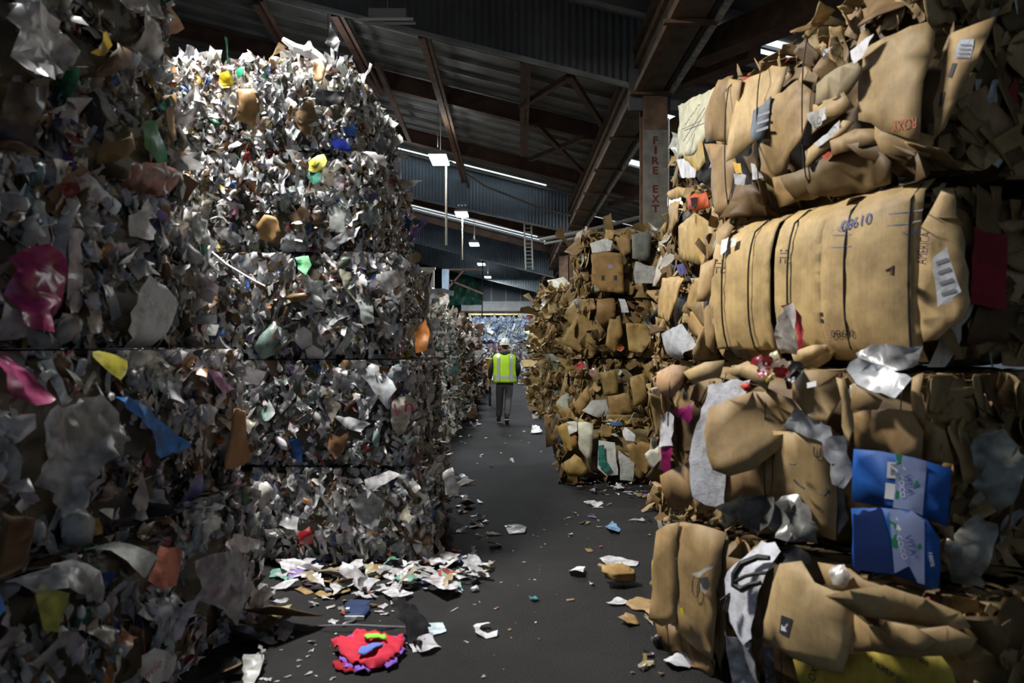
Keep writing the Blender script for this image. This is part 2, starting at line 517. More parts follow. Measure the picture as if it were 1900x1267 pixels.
# ------------------------------------------------------------------ palettes (true colours of the scraps)
PLASTIC = [  # part name, colour, weight
    ('plastic_film', (0.70, 0.71, 0.73), 44), ('plastic_film', (0.52, 0.53, 0.55), 17), ('plastic_bag', (0.36, 0.37, 0.39), 9),
    ('plastic_film', (0.46, 0.42, 0.35), 9), ('cardboard_scrap', (0.21, 0.13, 0.07), 11), ('cardboard_scrap', (0.12, 0.075, 0.045), 5),
    ('plastic_bag', (0.03, 0.03, 0.034), 6), ('plastic_bag', (0.04, 0.11, 0.34), 1.9), ('plastic_bag', (0.03, 0.15, 0.08), 1.4),
    ('plastic_bag', (0.30, 0.04, 0.04), 1.2), ('plastic_bag', (0.50, 0.37, 0.07), 1.1), ('plastic_bag', (0.45, 0.16, 0.26), 0.6),
    ('plastic_tub', (0.32, 0.44, 0.42), 1.6), ('plastic_bag', (0.18, 0.12, 0.30), 0.8), ('plastic_bag', (0.42, 0.19, 0.07), 0.9),
    ('paper_sheet', (0.62, 0.60, 0.55), 8)]
BEIGEMIX = [('plastic_film', (0.60, 0.57, 0.48), 40), ('plastic_film', (0.45, 0.42, 0.34), 25), ('plastic_film', (0.66, 0.66, 0.64), 22),
    ('cardboard_scrap', (0.2, 0.12, 0.06), 9), ('plastic_bag', (0.03, 0.03, 0.03), 3), ('plastic_bag', (0.1, 0.3, 0.28), 3)]
BROWNMIX = [('cardboard_scrap', (0.17, 0.10, 0.055), 40), ('plastic_film', (0.38, 0.34, 0.27), 22), ('plastic_film', (0.55, 0.53, 0.48), 18),
    ('plastic_bag', (0.03, 0.03, 0.03), 12), ('plastic_bag', (0.2, 0.05, 0.04), 5)]
BLUEMIX = [('plastic_film', (0.46, 0.58, 0.74), 45), ('plastic_film', (0.66, 0.70, 0.76), 30), ('plastic_film', (0.28, 0.40, 0.60), 15),
    ('plastic_bag', (0.05, 0.12, 0.4), 5), ('plastic_bag', (0.4, 0.05, 0.05), 1)]
WHITEMIX = [('plastic_film', (0.66, 0.66, 0.68), 50), ('plastic_film', (0.45, 0.45, 0.47), 22), ('plastic_bag', (0.22, 0.15, 0.35), 5),
    ('cardboard_scrap', (0.25, 0.15, 0.08), 12), ('plastic_bag', (0.03, 0.03, 0.03), 8), ('plastic_bag', (0.4, 0.06, 0.08), 3)]
CARDMIX = [
    ('cardboard_sheet', (0.37, 0.26, 0.145), 26), ('cardboard_sheet', (0.31, 0.212, 0.113), 26), ('cardboard_sheet', (0.24, 0.158, 0.08), 20),
    ('cardboard_sheet', (0.43, 0.315, 0.185), 10), ('cardboard_sheet', (0.13, 0.08, 0.042), 9), ('paper_sheet', (0.58, 0.58, 0.58), 4),
    ('plastic_film', (0.36, 0.37, 0.38), 2.5), ('plastic_bag', (0.03, 0.03, 0.034), 1.5), ('paper_sheet', (0.33, 0.05, 0.04), 0.5)]
OLIVEMIX = [
    ('cardboard_sheet', (0.30, 0.205, 0.095), 30), ('cardboard_sheet', (0.24, 0.16, 0.07), 26), ('cardboard_sheet', (0.18, 0.115, 0.055), 20),
    ('cardboard_sheet', (0.38, 0.27, 0.13), 10), ('cardboard_sheet', (0.10, 0.065, 0.035), 9), ('paper_sheet', (0.56, 0.56, 0.54), 4),
    ('plastic_film', (0.42, 0.43, 0.42), 3), ('plastic_bag', (0.03, 0.03, 0.034), 1.5)]

def pick(pal, n, rng):
    w = np.array([p[2] for p in pal], float)
    idx = rng.choice(len(pal), n, p=w / w.sum())
    C = np.array([pal[i][1] for i in idx]) * rng.uniform(0.78, 1.12, (n, 1)) * rng.uniform(0.95, 1.05, (n, 3))
    return idx, np.clip(C, 0, 0.8)

# ------------------------------------------------------------------ bales
class Bale:
    """A,B: left and right end of the face towards the aisle, as seen from the aisle; D depth behind that face."""
    def __init__(self, name, label, cat, group, A, B, z0, z1, D, seed, bulge=0.05, mat_core=None):
        self.A, self.B = Vector((A[0], A[1])), Vector((B[0], B[1]))
        t = (self.B - self.A); self.L = t.length; t.normalize()
        self.t, self.n = t, Vector((t.y, -t.x))
        c = (self.A + self.B) / 2 - self.n * (D / 2)
        self.D, self.z0, self.H, self.bulge = D, z0, z1 - z0, bulge
        self.root = empty(name, (c.x, c.y, z0), math.atan2(t.y, t.x))
        tag(self.root, label, cat, group)
        self.c = c
        self.rng = np.random.default_rng(seed)
        self.rnd = 0.07
        self.fit = False
        self.open_top = False   # nothing stands on it
        self.polys = []      # areas of the front taken by single pieces
        self.wires = []

    def plane(self, px, py, off=0.0):
        """pixel -> (x, z) on the front face (local)"""
        d = Vector(((px - VX) / FPX, 1.0, (VY - py) / FPX))
        p0 = self.A + self.n * off
        den = d.x * self.n.x + d.y * self.n.y
        s = (p0.x * self.n.x + p0.y * self.n.y) / den
        h = Vector((d.x * s, d.y * s))
        r = h - self.c
        return (r.dot(self.t), CAM_Z + d.z * s - self.z0)

    def yoff(self, x, z):
        """how far the front bulges out at (x, z)"""
        u = np.clip(np.abs(2 * np.asarray(x) / self.L), 0, 1.2)
        w = np.clip(np.abs(2 * np.asarray(z) / self.H - 1), 0, 1.2)
        o = self.bulge * (1 - u ** 4) * (1 - w ** 3) - self.rnd * np.clip((w - 0.80) / 0.2, 0, 1) ** 2 - 0.05 * np.clip((u - 0.9) / 0.1, 0, 1) ** 2
        for xs in self.wires:
            o = o - 0.018 * np.exp(-((np.asarray(x) - xs) / 0.035) ** 2)
        return o

    def core(self, col=(0.13, 0.115, 0.095), inset=0.05):
        bm = bmesh.new()
        bmesh.ops.create_cube(bm, size=1)
        bmesh.ops.subdivide_edges(bm, edges=bm.edges, cuts=9, use_grid_fill=True)
        r = self.rng
        for v in bm.verts:
            x, y, z = v.co
            k = [abs(2 * x) ** 6, abs(2 * y) ** 6, abs(2 * z) ** 6]
            sh = 1 - 0.06 * (k[0] * k[1] + k[1] * k[2] + k[0] * k[2])
            v.co = Vector((x * (self.L - 2 * inset) * sh, y * (self.D - 2 * inset) * sh, (z * sh + 0.5) * (self.H - inset * 0.6)))
            v.co += Vector(r.normal(0, 0.016, 3))
            v.co.z = max(v.co.z, 0.0)
            v.co.z = min(v.co.z, self.H)
            if y < -0.49: v.co.y -= float(self.yoff(v.co.x, v.co.z))
        bmesh.ops.triangulate(bm, faces=bm.faces)
        bm.verts.ensure_lookup_table()
        V = np.array([v.co[:] for v in bm.verts]); F = np.array([[v.index for v in f.verts] for f in bm.faces])
        bm.free()
        _, C = pick([('', col, 1), ('', tuple(c * 0.6 for c in col), 1), ('', tuple(c * 1.5 for c in col), 1)], len(V), r)
        return mesh_np('compressed_core', V, F, CARD, self.root, C)

    def sample(self, face, n):
        """random points of a face -> positions, outward normals (local)"""
        r = self.rng
        L, D, H = self.L, self.D, self.H
        u, w = r.uniform(-0.5, 0.5, n), r.uniform(0, 1, n)
        if face == 'front':
            x, z = u * L, w * H
            p = np.column_stack([x, -D / 2 - self.yoff(x, z), z]); nr = (0, -1, 0)
        elif face == 'back':
            p = np.column_stack([u * L, np.full(n, D / 2), w * H]); nr = (0, 1, 0)
        elif face == 'right':
            p = np.column_stack([np.full(n, L / 2 - 0.02) - 0.06 * np.clip((np.abs(2 * w - 1) - .8) / .2, 0, 1), u * D, w * H]); nr = (1, 0, 0)
        elif face == 'left':
            p = np.column_stack([np.full(n, -L / 2 + 0.02) + 0.06 * np.clip((np.abs(2 * w - 1) - .8) / .2, 0, 1), u * D, w * H]); nr = (-1, 0, 0)
        else:
            p = np.column_stack([u * L * 0.92, (w - 0.5) * D * 0.9, np.full(n, H - 0.02)]); nr = (0, 0, 1)
        return p, np.tile(np.array(nr, float), (n, 1))

    def taken(self, p, rad=None):
        t = np.zeros(len(p), bool)
        q = p[:, [0, 2]]
        offs = [(0, 0)] if rad is None else [(0, 0)] + [(math.cos(a), math.sin(a)) for a in np.arange(0, 6.2, 0.785)]
        for poly in self.polys:
            for o in offs:
                t |= inside(q if rad is None else q + np.outer(rad, o), poly)
        return t

    def orient(self, nr, tilt, edge):
        r = self.rng
        n = len(nr)
        k = np.where(r.random(n) < edge, 2.6, tilt)[:, None]
        d = r.normal(0, 1, (n, 3)); d[:, 2] *= 0.55
        return nr + d * k * 0.6

    def packed(self, faces, density, size, pal, mats, tilt=0.8, edge=0.35, name='packed_scraps'):
        """the mass of small pressed scraps, uncountable"""
        r = self.rng
        area = {'front': self.L * self.H, 'back': self.L * self.H, 'left': self.D * self.H, 'right': self.D * self.H, 'top': self.L * self.D}
        for mat, kinds in mats.items():
            Vs, Fs, Cs, off = [], [], [], 0
            for face in faces:
                for kind, share, sm in kinds:
                    n = max(3, int(area[face] * density * share))
                    p, nr = self.sample(face, n)
                    s = size * sm * np.exp(r.normal(0, 0.42, n))
                    if face == 'front' and self.polys:
                        tk = self.taken(p, s * 0.3)
                        p[tk, 1] += 0.05 + s[tk] * 0.3
                    p = p + nr * r.normal(-0.01, 0.022, (n, 1))
                    V, F, O = place(kind, p, self.orient(nr, tilt, edge), r.normal(0, 0.8, n), s, r.uniform(0.45, 1.0, n), r)
                    _, C = pick(pal, n, r)
                    V[:, 2] = np.clip(V[:, 2], 0.004, 9 if self.open_top else self.H - 0.004)
                    Vs.append(V); Fs.append(F + off); Cs.append(C[O]); off += len(V)
            o = mesh_np(name, np.vstack(Vs), np.vstack(Fs), mat, self.root, np.vstack(Cs))
            o['kind'] = 'stuff'

    def pieces(self, faces, n, size, pal, kinds, tilt=0.5, edge=0.15, out=0.02, spin=0.7):
        """single larger pieces pressed into the faces, each a part of its own"""
        r = self.rng
        area = {'front': self.L * self.H, 'back': self.L * self.H, 'left': self.D * self.H, 'right': self.D * self.H, 'top': self.L * self.D}
        tot = sum(area[f] for f in faces)
        for face in faces:
            m = max(1, int(round(n * area[face] / tot)))
            p, nr = self.sample(face, m)
            idx, C = pick(pal, m, r)
            nrm = self.orient(nr, tilt, edge)
            s = size * (0.72 if face == 'right' else 1.0) * np.exp(r.normal(0, 0.38, m))
            tk = self.taken(p, s * 0.32) if face == 'front' else np.zeros(m, bool)
            sp = r.normal(0, spin, m)
            for i in range(m):
                if tk[i]: continue
                name = pal[idx[i]][0]
                kind = kinds[0] if name.startswith('cardboard') else (kinds[1] if r.random() < 0.82 else kinds[2])
                if name == 'plastic_tub': kind = 'lump'
                q = p[i:i + 1] + nr[i:i + 1] * (out + r.normal(0, 0.018))
                V, F, O = place(kind, q, nrm[i:i + 1], sp[i:i + 1], s[i:i + 1], np.array([r.uniform(0.55, 1.0)]), r)
                V[:, 2] = np.clip(V[:, 2], 0.004, 9 if self.open_top else self.H - 0.004)
                mesh_np(name, V, F, CARD if name in ('cardboard_scrap', 'cardboard_sheet') else FILM, self.root, C[i])

    def sheet(self, name, pts, col, off=0.05, amp=0.02, spacing=0.07, thick=0.0, mat=None, label=None, tear=0.004, ncrease=2, rough=0.25, keep=True, pix=True, parent=None, seed=None, smooth=False, follow=True, stiff=0.7):
        """one piece with a given outline lying on the front face"""
        r = self.rng if seed is None else np.random.default_rng(seed)
        poly = [self.plane(px, py, off) for px, py in pts] if pix else pts
        if keep: self.polys.append(poly)
        P, F = cdt_sheet(poly, spacing, r, tear)
        size = max(np.ptp(P[:, 0]), np.ptp(P[:, 1]))
        c = P.mean(0)
        z = crumple_fn(r, size, amp, ncrease + (1 if thick else 0), rough * (0.6 if thick else 1), 0.15 if thick else 0.35, 1.6 if thick else 1.0)(P[:, 0] - c[0], P[:, 1] - c[1]) if amp > 0 else np.zeros(len(P))
        if mat is None and not thick and name in ('paper_sheet', 'label_sticker', 'shipping_label', 'paper_plate', 'plastic_lid', 'plastic_tub', 'sticker', 'carrier_bag'): mat = PAPERM
        V = np.column_stack([P, z])
        if thick: V, F = thicken(V, F, thick)
        yo = self.yoff(V[:, 0], V[:, 1]) if follow else 0
        if thick and stiff: yo = (1 - stiff) * yo + stiff * float(self.yoff(c[0], c[1]))
        W_ = np.column_stack([V[:, 0], -self.D / 2 - off - V[:, 2] - yo, V[:, 1]])
        if self.z0 < 0.02: W_[:, 2] = np.maximum(W_[:, 2], 0.005)
        if self.fit: W_[:, 2] = np.clip(W_[:, 2], 0.004, 9 if self.open_top else self.H - 0.004)
        if parent is not None: W_ = drape(parent, W_, 0.0025 + 0.0012 * DECAL.get(parent.name, 0)); 
        o = mesh_np(name, W_, F, mat or (CARD if thick else FILM), parent or self.root, np.array(col), smooth)
        if parent is not None: DECAL[o.name] = DECAL.get(parent.name, 0) + 1
        GEO[o.name] = (W_, F)
        if label: o['label'] = label
        return o

    def wire(self, x, r=0.005, out=0.035, z0=0.02, z1=None, slant=0.0):
        z1 = self.H - 0.01 if z1 is None else z1
        zs = np.linspace(z0, z1, 12)
        pts = [(x + slant * (z / self.H - 0.5), -self.D / 2 - out - float(self.yoff(x, z)), z) for z in zs]
        pts = [(pts[0][0], -self.D / 2 + 0.1, z0)] + pts + [(pts[-1][0], -self.D / 2 + 0.15, z1 + 0.015)]
        return MB().tube(pts, r, 6).build('baling_wire', M_WIRE, self.root)

    def text(self, s, px, py, height_px, mat, rot=0.0, off=0.06, name='printed_lettering', width_px=None, parent=None, bold=False):
        """lettering printed on the front face, centred at a pixel, rot in degrees"""
        c = self.plane(px, py, off)
        up = self.plane(px, py - height_px, off)
        h = abs(up[1] - c[1])
        V, F = text_mesh(s)
        V = V.copy()
        V -= (V.max(0) + V.min(0)) / 2
        V *= h / max(np.ptp(V[:, 1]), 1e-6)
        if width_px:
            wl = self.plane(px + width_px, py, off)[0] - c[0]
            V[:, 0] *= abs(wl) / max(np.ptp(V[:, 0]), 1e-6)
        a = math.radians(rot)
        x = c[0] + V[:, 0] * math.cos(a) - V[:, 1] * math.sin(a)
        z = c[1] + V[:, 0] * math.sin(a) + V[:, 1] * math.cos(a)
        Wd = np.column_stack([x, -self.D / 2 - off - self.yoff(x, z), z])
        if parent is not None: Wd = drape(parent, Wd, 0.006)
        o = mesh_np(name, Wd, F, mat, parent or self.root)
        return o

GEO, DECAL = {}, {}
def drape(parent, Wd, gap):
    """lay points onto the front of the piece they are printed on"""
    V, F = GEO[parent.name]
    if 'bvh' not in GEO or GEO['bvh'][0] != parent.name:
        GEO['bvh'] = (parent.name, BVHTree.FromPolygons([tuple(v) for v in V], [tuple(int(i) for i in f) for f in F]))
    t = GEO['bvh'][1]
    Wd = Wd.copy()
    hits = []
    for i, p in enumerate(Wd):
        h = t.ray_cast(Vector((p[0], -5.0, p[2])), Vector((0, 1, 0)))
        if h[0] is not None: Wd[i, 1] = h[0].y - gap; hits.append(i)
    miss = [i for i in range(len(Wd)) if i not in set(hits)]
    if hits and miss: Wd[miss, 1] = Wd[hits, 1].mean()
    return Wd
_TX = {}
def text_mesh(s, bold=0.0):
    if s in _TX: return _TX[s]
    cu = bpy.data.curves.new('t', 'FONT'); cu.body = s; cu.offset = bold; cu.size = 1.0; cu.resolution_u = 3
    ob = bpy.data.objects.new('t', cu); COL.objects.link(ob)
    dg = bpy.context.evaluated_depsgraph_get(); dg.update()
    me = bpy.data.meshes.new_from_object(ob.evaluated_get(dg))
    me.calc_loop_triangles()
    V = np.array([v.co[:] for v in me.vertices]); F = np.array([t.vertices[:] for t in me.loop_triangles])
    bpy.data.objects.remove(ob); bpy.data.curves.remove(cu); bpy.data.meshes.remove(me)
    _TX[s] = (V[:, :2], F)
    return _TX[s]

ORD = ['bottom', 'second', 'third', 'fourth', 'top']
PL_MATS = {FILM: [('film', 0.72, 1.0), ('strip', 0.2, 1.3), ('lump', 0.08, 0.9)]}
PL_LOW = {FILM: [('low', 0.8, 1.0), ('strip', 0.2, 1.3)]}
CB_MATS = {CARD: [('card', 0.75, 1.0), ('strip', 0.25, 1.2)]}
CB_LOW = {CARD: [('lowcard', 0.75, 1.0), ('strip', 0.25, 1.1)]}

# ------------------------------------------------------------------ the hall
def roof_z(x): return CAM_Z + 5.4 - 0.25 * x
def struct(o): o['kind'] = 'structure'; return o
def roofpt(px, py, drop):
    k = (px - VX) / FPX
    Y = (5.4 - drop) / ((VY - py) / FPX + 0.25 * k)
    return Vector((k * Y, Y, roof_z(k * Y) - drop))

struct(MB().box((-2, 36, -0.1), (26, 90, 0.2)).build('floor', M_FLOOR))
m = MB()
m.loft([[Vector((-15, y, roof_z(-15))), Vector((11, y, roof_z(11))), Vector((11, y, roof_z(11) + 0.12)), Vector((-15, y, roof_z(-15) + 0.12))] for y in (-4, 80)])
struct(m.build('ceiling', M_ROOF))
struct(MB().box((-15, 38, 5.3), (0.2, 84, 10.9)).build('wall_left', M_WALL))
struct(MB().box((11, 38, 2.1), (0.2, 84, 4.5)).build('wall_right', M_WALL))
struct(MB().box((-2, 80, 5.2), (26, 0.2, 10.8)).build('wall_far', M_WALL))

# battens under the roof deck, rafters, bracing
m = MB()
y = 4.0
while y < 52:
    m.bar((-15, y, roof_z(-15) - 0.04), (11, y, roof_z(11) - 0.04), 0.07, 0.07)
    y += 0.78
struct(m.build('trim_1', M_RIB))
k = 2
for y in (7.4, 12.75, 17.6, 22.3, 28.6, 33.9, 39.0, 44.5, 50.0, 57.0, 64.0):
    m = MB().ibeam((-15, y, roof_z(-15) - 0.26), (11, y, roof_z(11) - 0.26), 0.20, 0.38, 0.03)
    struct(m.build('trim_%d' % k, M_STEEL)); k += 1
for (a, b_) in (((620, 22), (700, 170)), ((782, 62), (868, 360)), ((474, 0), (560, 150)), ((971, 108), (969, 285))):
    m = MB().bar(roofpt(*a, 0.42), roofpt(*b_, 0.42), 0.12, 0.16)
    m.bar(roofpt(*a, 0.6) + Vector((0.1, 0, 0)), roofpt(*b_, 0.6) + Vector((0.1, 0, 0)), 0.06, 0.06)
    struct(m.build('trim_%d' % k, M_RUST if b_[1] > 300 else M_STEEL)); k += 1
for (a, b_) in (((966, 198), (1060, 140)), ((1056, 138), (1120, 236)), ((984, 296), (1086, 254)), ((996, 232), (1084, 322)), ((700, 120), (760, 260))):
    struct(MB().bar(roofpt(*a, 0.5), roofpt(*b_, 0.5), 0.10, 0.10).build('trim_%d' % k, M_STEEL)); k += 1
# bracing and rafters above the right-hand bay
for (a, b_, w) in (((1290, 100), (1545, -5), 0.34), ((1240, 160), (1400, 95), 0.2), ((1236, 240), (1420, 150), 0.2), ((1130, 250), (1330, 330), 0.14), ((1130, 380), (1300, 330), 0.12), ((1236, 255), (1330, 300), 0.1)):
    struct(MB().bar(roofpt(*a, 0.62), roofpt(*b_, 0.62), w, w).build('trim_%d' % k, M_RUST if w > 0.15 else M_STEEL)); k += 1

# corrugated draught curtains hung across the hall
def curtain(n, y, x0, x1, drop0, drop1, mat):
    m = MB(); vs = []; fs = []
    xs_ = np.arange(x0, x1, 0.055)
    for i, x in enumerate(xs_):
        d = drop0 + (drop1 - drop0) * (x - x0) / (x1 - x0)
        yy = y + (0.022 if i % 2 else -0.022)
        vs += [(x, yy, roof_z(x) - d), (x, yy, roof_z(x) - 0.02), (x, yy + 0.012, roof_z(x) - 0.02), (x, yy + 0.012, roof_z(x) - d)]
        if i:
            a, b_ = (i - 1) * 4, i * 4
            fs += [(a, b_, b_ + 1, a + 1), (a + 3, a + 2, b_ + 2, b_ + 3), (a, a + 3, b_ + 3, b_)]
    m.add(vs, fs)
    o = struct(m.build('partition_%d' % n, mat))
    f = MB().bar((x0, y, roof_z(x0) - drop0), (x1, y, roof_z(x1) - drop1), 0.09, 0.06)
    f.build('bottom_rail', M_RIB, o)
    return o
curtain(1, 12.0, -15, 2.45, 1.05, 1.05, M_DARKSHEET)
curtain(2, 26.0, -15, 2.1, 1.75, 1.25, M_GALV)
curtain(3, 39.8, -15, 2.1, 1.5, 1.5, M_GALV)
curtain(4, 52.5, -15, 2.1, 1.5, 1.5, M_GALV)

# daylit strips in the roof
kk = 1
for (y, x0, x1, w) in ((25.35, -4.4, 1.1, 0.38), (37.2, -7.0, 1.2, 0.45), (38.5, -7.0, 1.6, 0.45), (11.85, 2.85, 3.14, 0.5), (11.85, 3.42, 4.25, 0.5),
                       (16.1, 3.05, 3.5, 0.4), (20.2, 2.85, 3.6, 0.45), (23.4, 3.0, 4.4, 0.4), (29.0, 2.4, 5, 0.4), (33.0, 2.4, 5, 0.4), (14.0, 4.4, 6.0, 0.5), (9.3, 3.6, 4.6, 0.5)):
    m = MB().bar((x0, y, roof_z(x0) - 0.015), (x1, y, roof_z(x1) - 0.015), w, 0.03)
    struct(m.build('window_%d' % kk, M_SKYL)); kk += 1

# longitudinal girder over the columns
g = MB().box((2.06, 33, CAM_Z + 4.12), (0.34, 58, 0.72))
o = struct(g.build('trim_%d' % k, M_GIRDER)); k += 1
MB().box((1.88, 33, CAM_Z + 3.80), (0.12, 58, 0.10)).box((1.86, 33, CAM_Z + 4.2), (0.06, 58, 0.12)).box((1.87, 33, CAM_Z + 4.45), (0.10, 58, 0.1)).build('girder_rail', M_RUST, o)
MB().box((2.36, 33, CAM_Z + 3.80), (0.07, 58, 0.16)).build('pale_gutter_lip', M_WHITEPAINT, o)
MB().box((2.27, 33, CAM_Z + 4.0), (0.05, 58, 0.5)).build('girder_side', M_DARK, o)
m = MB()
y = 4.0
while y < 60:
    m.box((2.06, y, CAM_Z + 3.73), (0.62, 0.08, 0.05)); y += 2.6
m.build('girder_tie', M_RUST, o)
struct(MB().box((2.12, 11.93, CAM_Z + 3.82), (0.75, 0.05, 0.62)).build('trim_%d' % k, M_DARKSHEET)); k += 1

# columns
def column(y, label, sign=False):
    t = empty('steel_column', (2.13, y, 0)); tag(t, label, 'column', None)
    h = CAM_Z + 3.76
    m = MB().box((0, -0.16, h / 2), (0.36, 0.03, h)).box((0, 0.16, h / 2), (0.36, 0.03, h)).box((0, 0, h / 2), (0.03, 0.3, h))
    m.build('column_shaft', M_RUST, t)
    MB().box((0, 0, 0.015), (0.55, 0.55, 0.03)).build('base_plate', M_STEEL, t)
    if sign:
        z1 = CAM_Z + (640 - 247) / FPX * y; z0 = CAM_Z + (640 - 470) / FPX * y
        p = MB().box((0, -0.179, (z0 + z1) / 2), (0.355, 0.006, z1 - z0)).build('painted_panel', M_COLPAINT, t)
        for ch, py in (('F', 266), ('I', 284), ('R', 303), ('E', 321), ('E', 355), ('X', 373), ('T', 391)):
            V, F = text_mesh(ch, 0.035)
            V = V - (V.max(0) + V.min(0)) / 2
            s = 0.115 / np.ptp(V[:, 1])
            V = V * s
            V[:, 0] *= min(1.15, 0.115 / max(np.ptp(V[:, 0]), 0.03)) if ch != 'I' else 1.5
            zz = CAM_Z + (640 - py) / FPX * y
            lo = np.column_stack([V[:, 0], np.full(len(V), -0.185), V[:, 1] + zz])
            mesh_np('painted_letter', lo, F, M_LETTER, p)
        MB().tube([(0.19, -0.19, 0.3), (0.19, -0.19, h - 0.4)], 0.012, 8).build('conduit', M_CONDUIT, t)
        z2 = CAM_Z + (640 - 247) / FPX * y
        MB().box((0, -0.177, (z2 + h) / 2 - 0.1), (0.34, 0.004, 0.5)).build('rust_patch', M_RUST, t)
    return t
column(12.0, 'rusty steel column lettered FIRE EXT in dark red on a cream panel', True)
column(27.0, 'brown steel column standing behind the lettered one, under the same girder')
column(33.0, 'farthest brown steel column under the long roof girder')

# lamps
def lamp(i, x, y, z, watts, lit):
    label = {0: 'white high-bay lamp hanging over the dark stack closest to the camera', 1: 'unlit two-tube lamp under the roof before the dark corrugated curtain',
             2: 'bright high-bay lamp just below the first daylit roof strip', 3: 'bright high-bay lamp beside the shoulder of the tall stack', 4: 'bright high-bay lamp with a long pale pipe hanging below it',
             5: 'small lit lamp, fourth along the aisle row counting from the camera', 6: 'small lit lamp, fifth along the aisle row', 7: 'tiny lit lamp with a white rod, sixth along the aisle row',
             8: 'tiny lit lamp before the violet far wall, seventh along the aisle row', 9: 'tiny lit lamp, farthest along the aisle row',
             10: 'high-bay lamp hidden behind the head of the tall stack', 11: 'high-bay lamp over the right bay behind the front cardboard stack', 12: 'high-bay lamp over the right bay, second along', 13: 'high-bay lamp over the right bay, third along'}[i]
    t = empty('high_bay_lamp', (x, y, z)); tag(t, label, 'lamp', 'high-bay lamps')
    top = roof_z(x) - z
    w, l = 0.42, 1.1
    if not lit:
        MB().box((0, 0, 0.10), (0.50, 0.12, 0.10)).build('housing', M_CONDUIT, t)
        for s in (-1, 1):
            MB().tube([(-0.36, 0, 0.03 * s + 0.0), (0.36, 0, 0.03 * s + 0.0)], 0.022, 8).build('lamp_tube', M_UNLIT, t).location = (0, 0.14 * s, 0)
        MB().tube([(0, 0, 0.12), (0, 0, top)], 0.012, 6).build('hanger', M_CONDUIT, t)
        return
    ring = lambda s, zz: [Vector((sx * w / 2 * s, sy * l / 2 * s, zz)) for sx, sy in ((-1, -1), (1, -1), (1, 1), (-1, 1))]
    MB().loft([ring(1.0, 0.0), ring(1.0, 0.05), ring(0.7, 0.14), ring(0.3, 0.18)]).build('housing', M_LAMPBODY, t)
    MB().box((0, 0, -0.012), (w * 0.94, l * 0.96, 0.02)).build('diffuser', M_LIT, t)
    for s in (-0.35, 0.35):
        MB().tube([(0, s, 0.15), (0, s, top)], 0.008, 6).build('hanger', M_CONDUIT, t)
    ld = bpy.data.lights.new('lamp_light', 'AREA'); ld.shape = 'RECTANGLE'; ld.size = w; ld.size_y = l
    ld.energy = watts; ld.color = (0.93, 0.97, 1.0) if i else (1.0, 0.97, 0.92)
    lo = link('lamp_light', ld, t); lo.location = (0, 0, -0.03)
    up = bpy.data.lights.new('roof_fill_light', 'AREA'); up.shape = 'RECTANGLE'; up.size = w * .8; up.size_y = l * .9; up.energy = watts * 0.034; up.color = ld.color  # added upward fill above the closed housing, brightens roof and beams
    uo = link('roof_fill_light', up, t); uo.location = (0, 0, 0.2); uo.rotation_euler = (math.pi, 0, 0)
for i, a in enumerate(LAMPS): lamp(i, *a)
M_PIPE = plain('dull pipe', (0.12, 0.11, 0.085), 0.6)
t = MB().tube([W(828, 297, 18.7), W(828, 455, 18.7)], [0.022, 0.03], 8).build('hanging_pipe', M_PIPE)
tag(t, 'long pale pipe hanging down below the brightest lamp', 'pipe')
t = MB().tube([W(858, 397, 26.5), W(858, 482, 26.5)], 0.022, 8).build('hanging_pipe', M_PIPE)
tag(t, 'shorter white pipe hanging below the third lamp of the row', 'pipe')
p0 = W(896, 490, 41.0); p0.z = roof_z(p0.x)
t = MB().tube([p0, W(894, 640, 41.0)], 0.03, 8).build('hanging_cable', M_DARK)
tag(t, 'black cable hanging over the far bales beside the aisle', 'cable')
t = MB().tube([W(835, 300, 25.0), W(900, 345, 25.0), W(1000, 385, 25.0), W(1060, 400, 25.0)], 0.035, 8).build('roof_conduit', M_CONDUIT)
tag(t, 'grey conduit running along the blue-grey curtain', 'conduit')
for pts, r_, lb in (([(1000, 445), (1080, 430), (1180, 405), (1240, 395)], 0.05, 'dark pipe crossing behind the lettered column, upper one'), ([(1010, 452), (1080, 440), (1190, 420)], 0.035, 'dark pipe crossing behind the lettered column, lower one')):
    t = MB().tube([W(x, y, 21.0) for x, y in pts], r_, 8).build('overhead_pipe', M_CONDUIT); tag(t, lb, 'pipe')
# cable ladder
t = empty('cable_ladder', W(982, 500, 27.0)); tag(t, 'grey ladder-like cable rack hanging below the curtain', 'cable rack')
for x in (-0.12, 0.12):
    MB().bar((x, 0, 0), (x - 0.1, 0, 3.0), 0.03, 0.05).build('rail', M_CONDUIT, t)
for j in range(20):
    MB().bar((-0.12 - 0.1 * j / 20, 0, 0.1 + 0.13 * j), (0.12 - 0.1 * j / 20, 0, 0.1 + 0.13 * j), 0.02, 0.02).build('rung', M_CONDUIT, t)

# far end of the hall
t = empty('mezzanine_office', (W(925, 575, 56).x, 56, 0)); tag(t, 'pale office gallery raised at the far end of the hall', 'gallery')
z1, z2, z3 = W(0, 577, 56).z, W(0, 559, 56).z, W(0, 520, 56).z
wd = (995 - 857) / FPX * 56
MB().box((0, 0, (z1 + z2) / 2), (wd, 0.15, z2 - z1)).build('parapet', M_PALE, t)
MB().box((0, 1.0, (z2 + z3) / 2), (wd, 0.1, z3 - z2)).build('glazing', M_WALL, t)
for j in range(6):
    MB().box((-wd / 2 + wd * j / 5, 0.9, (z2 + z3) / 2), (0.12, 0.12, z3 - z2)).build('mullion', M_CONDUIT, t)
    MB().box((-wd / 2 + wd * j / 5, 0.0, z1 / 2), (0.16, 0.16, z1)).build('post', M_STEEL, t)
MB().box((0, 0.5, z1 - 0.05), (wd, 1.2, 0.12)).build('gallery_deck', M_STEEL, t)
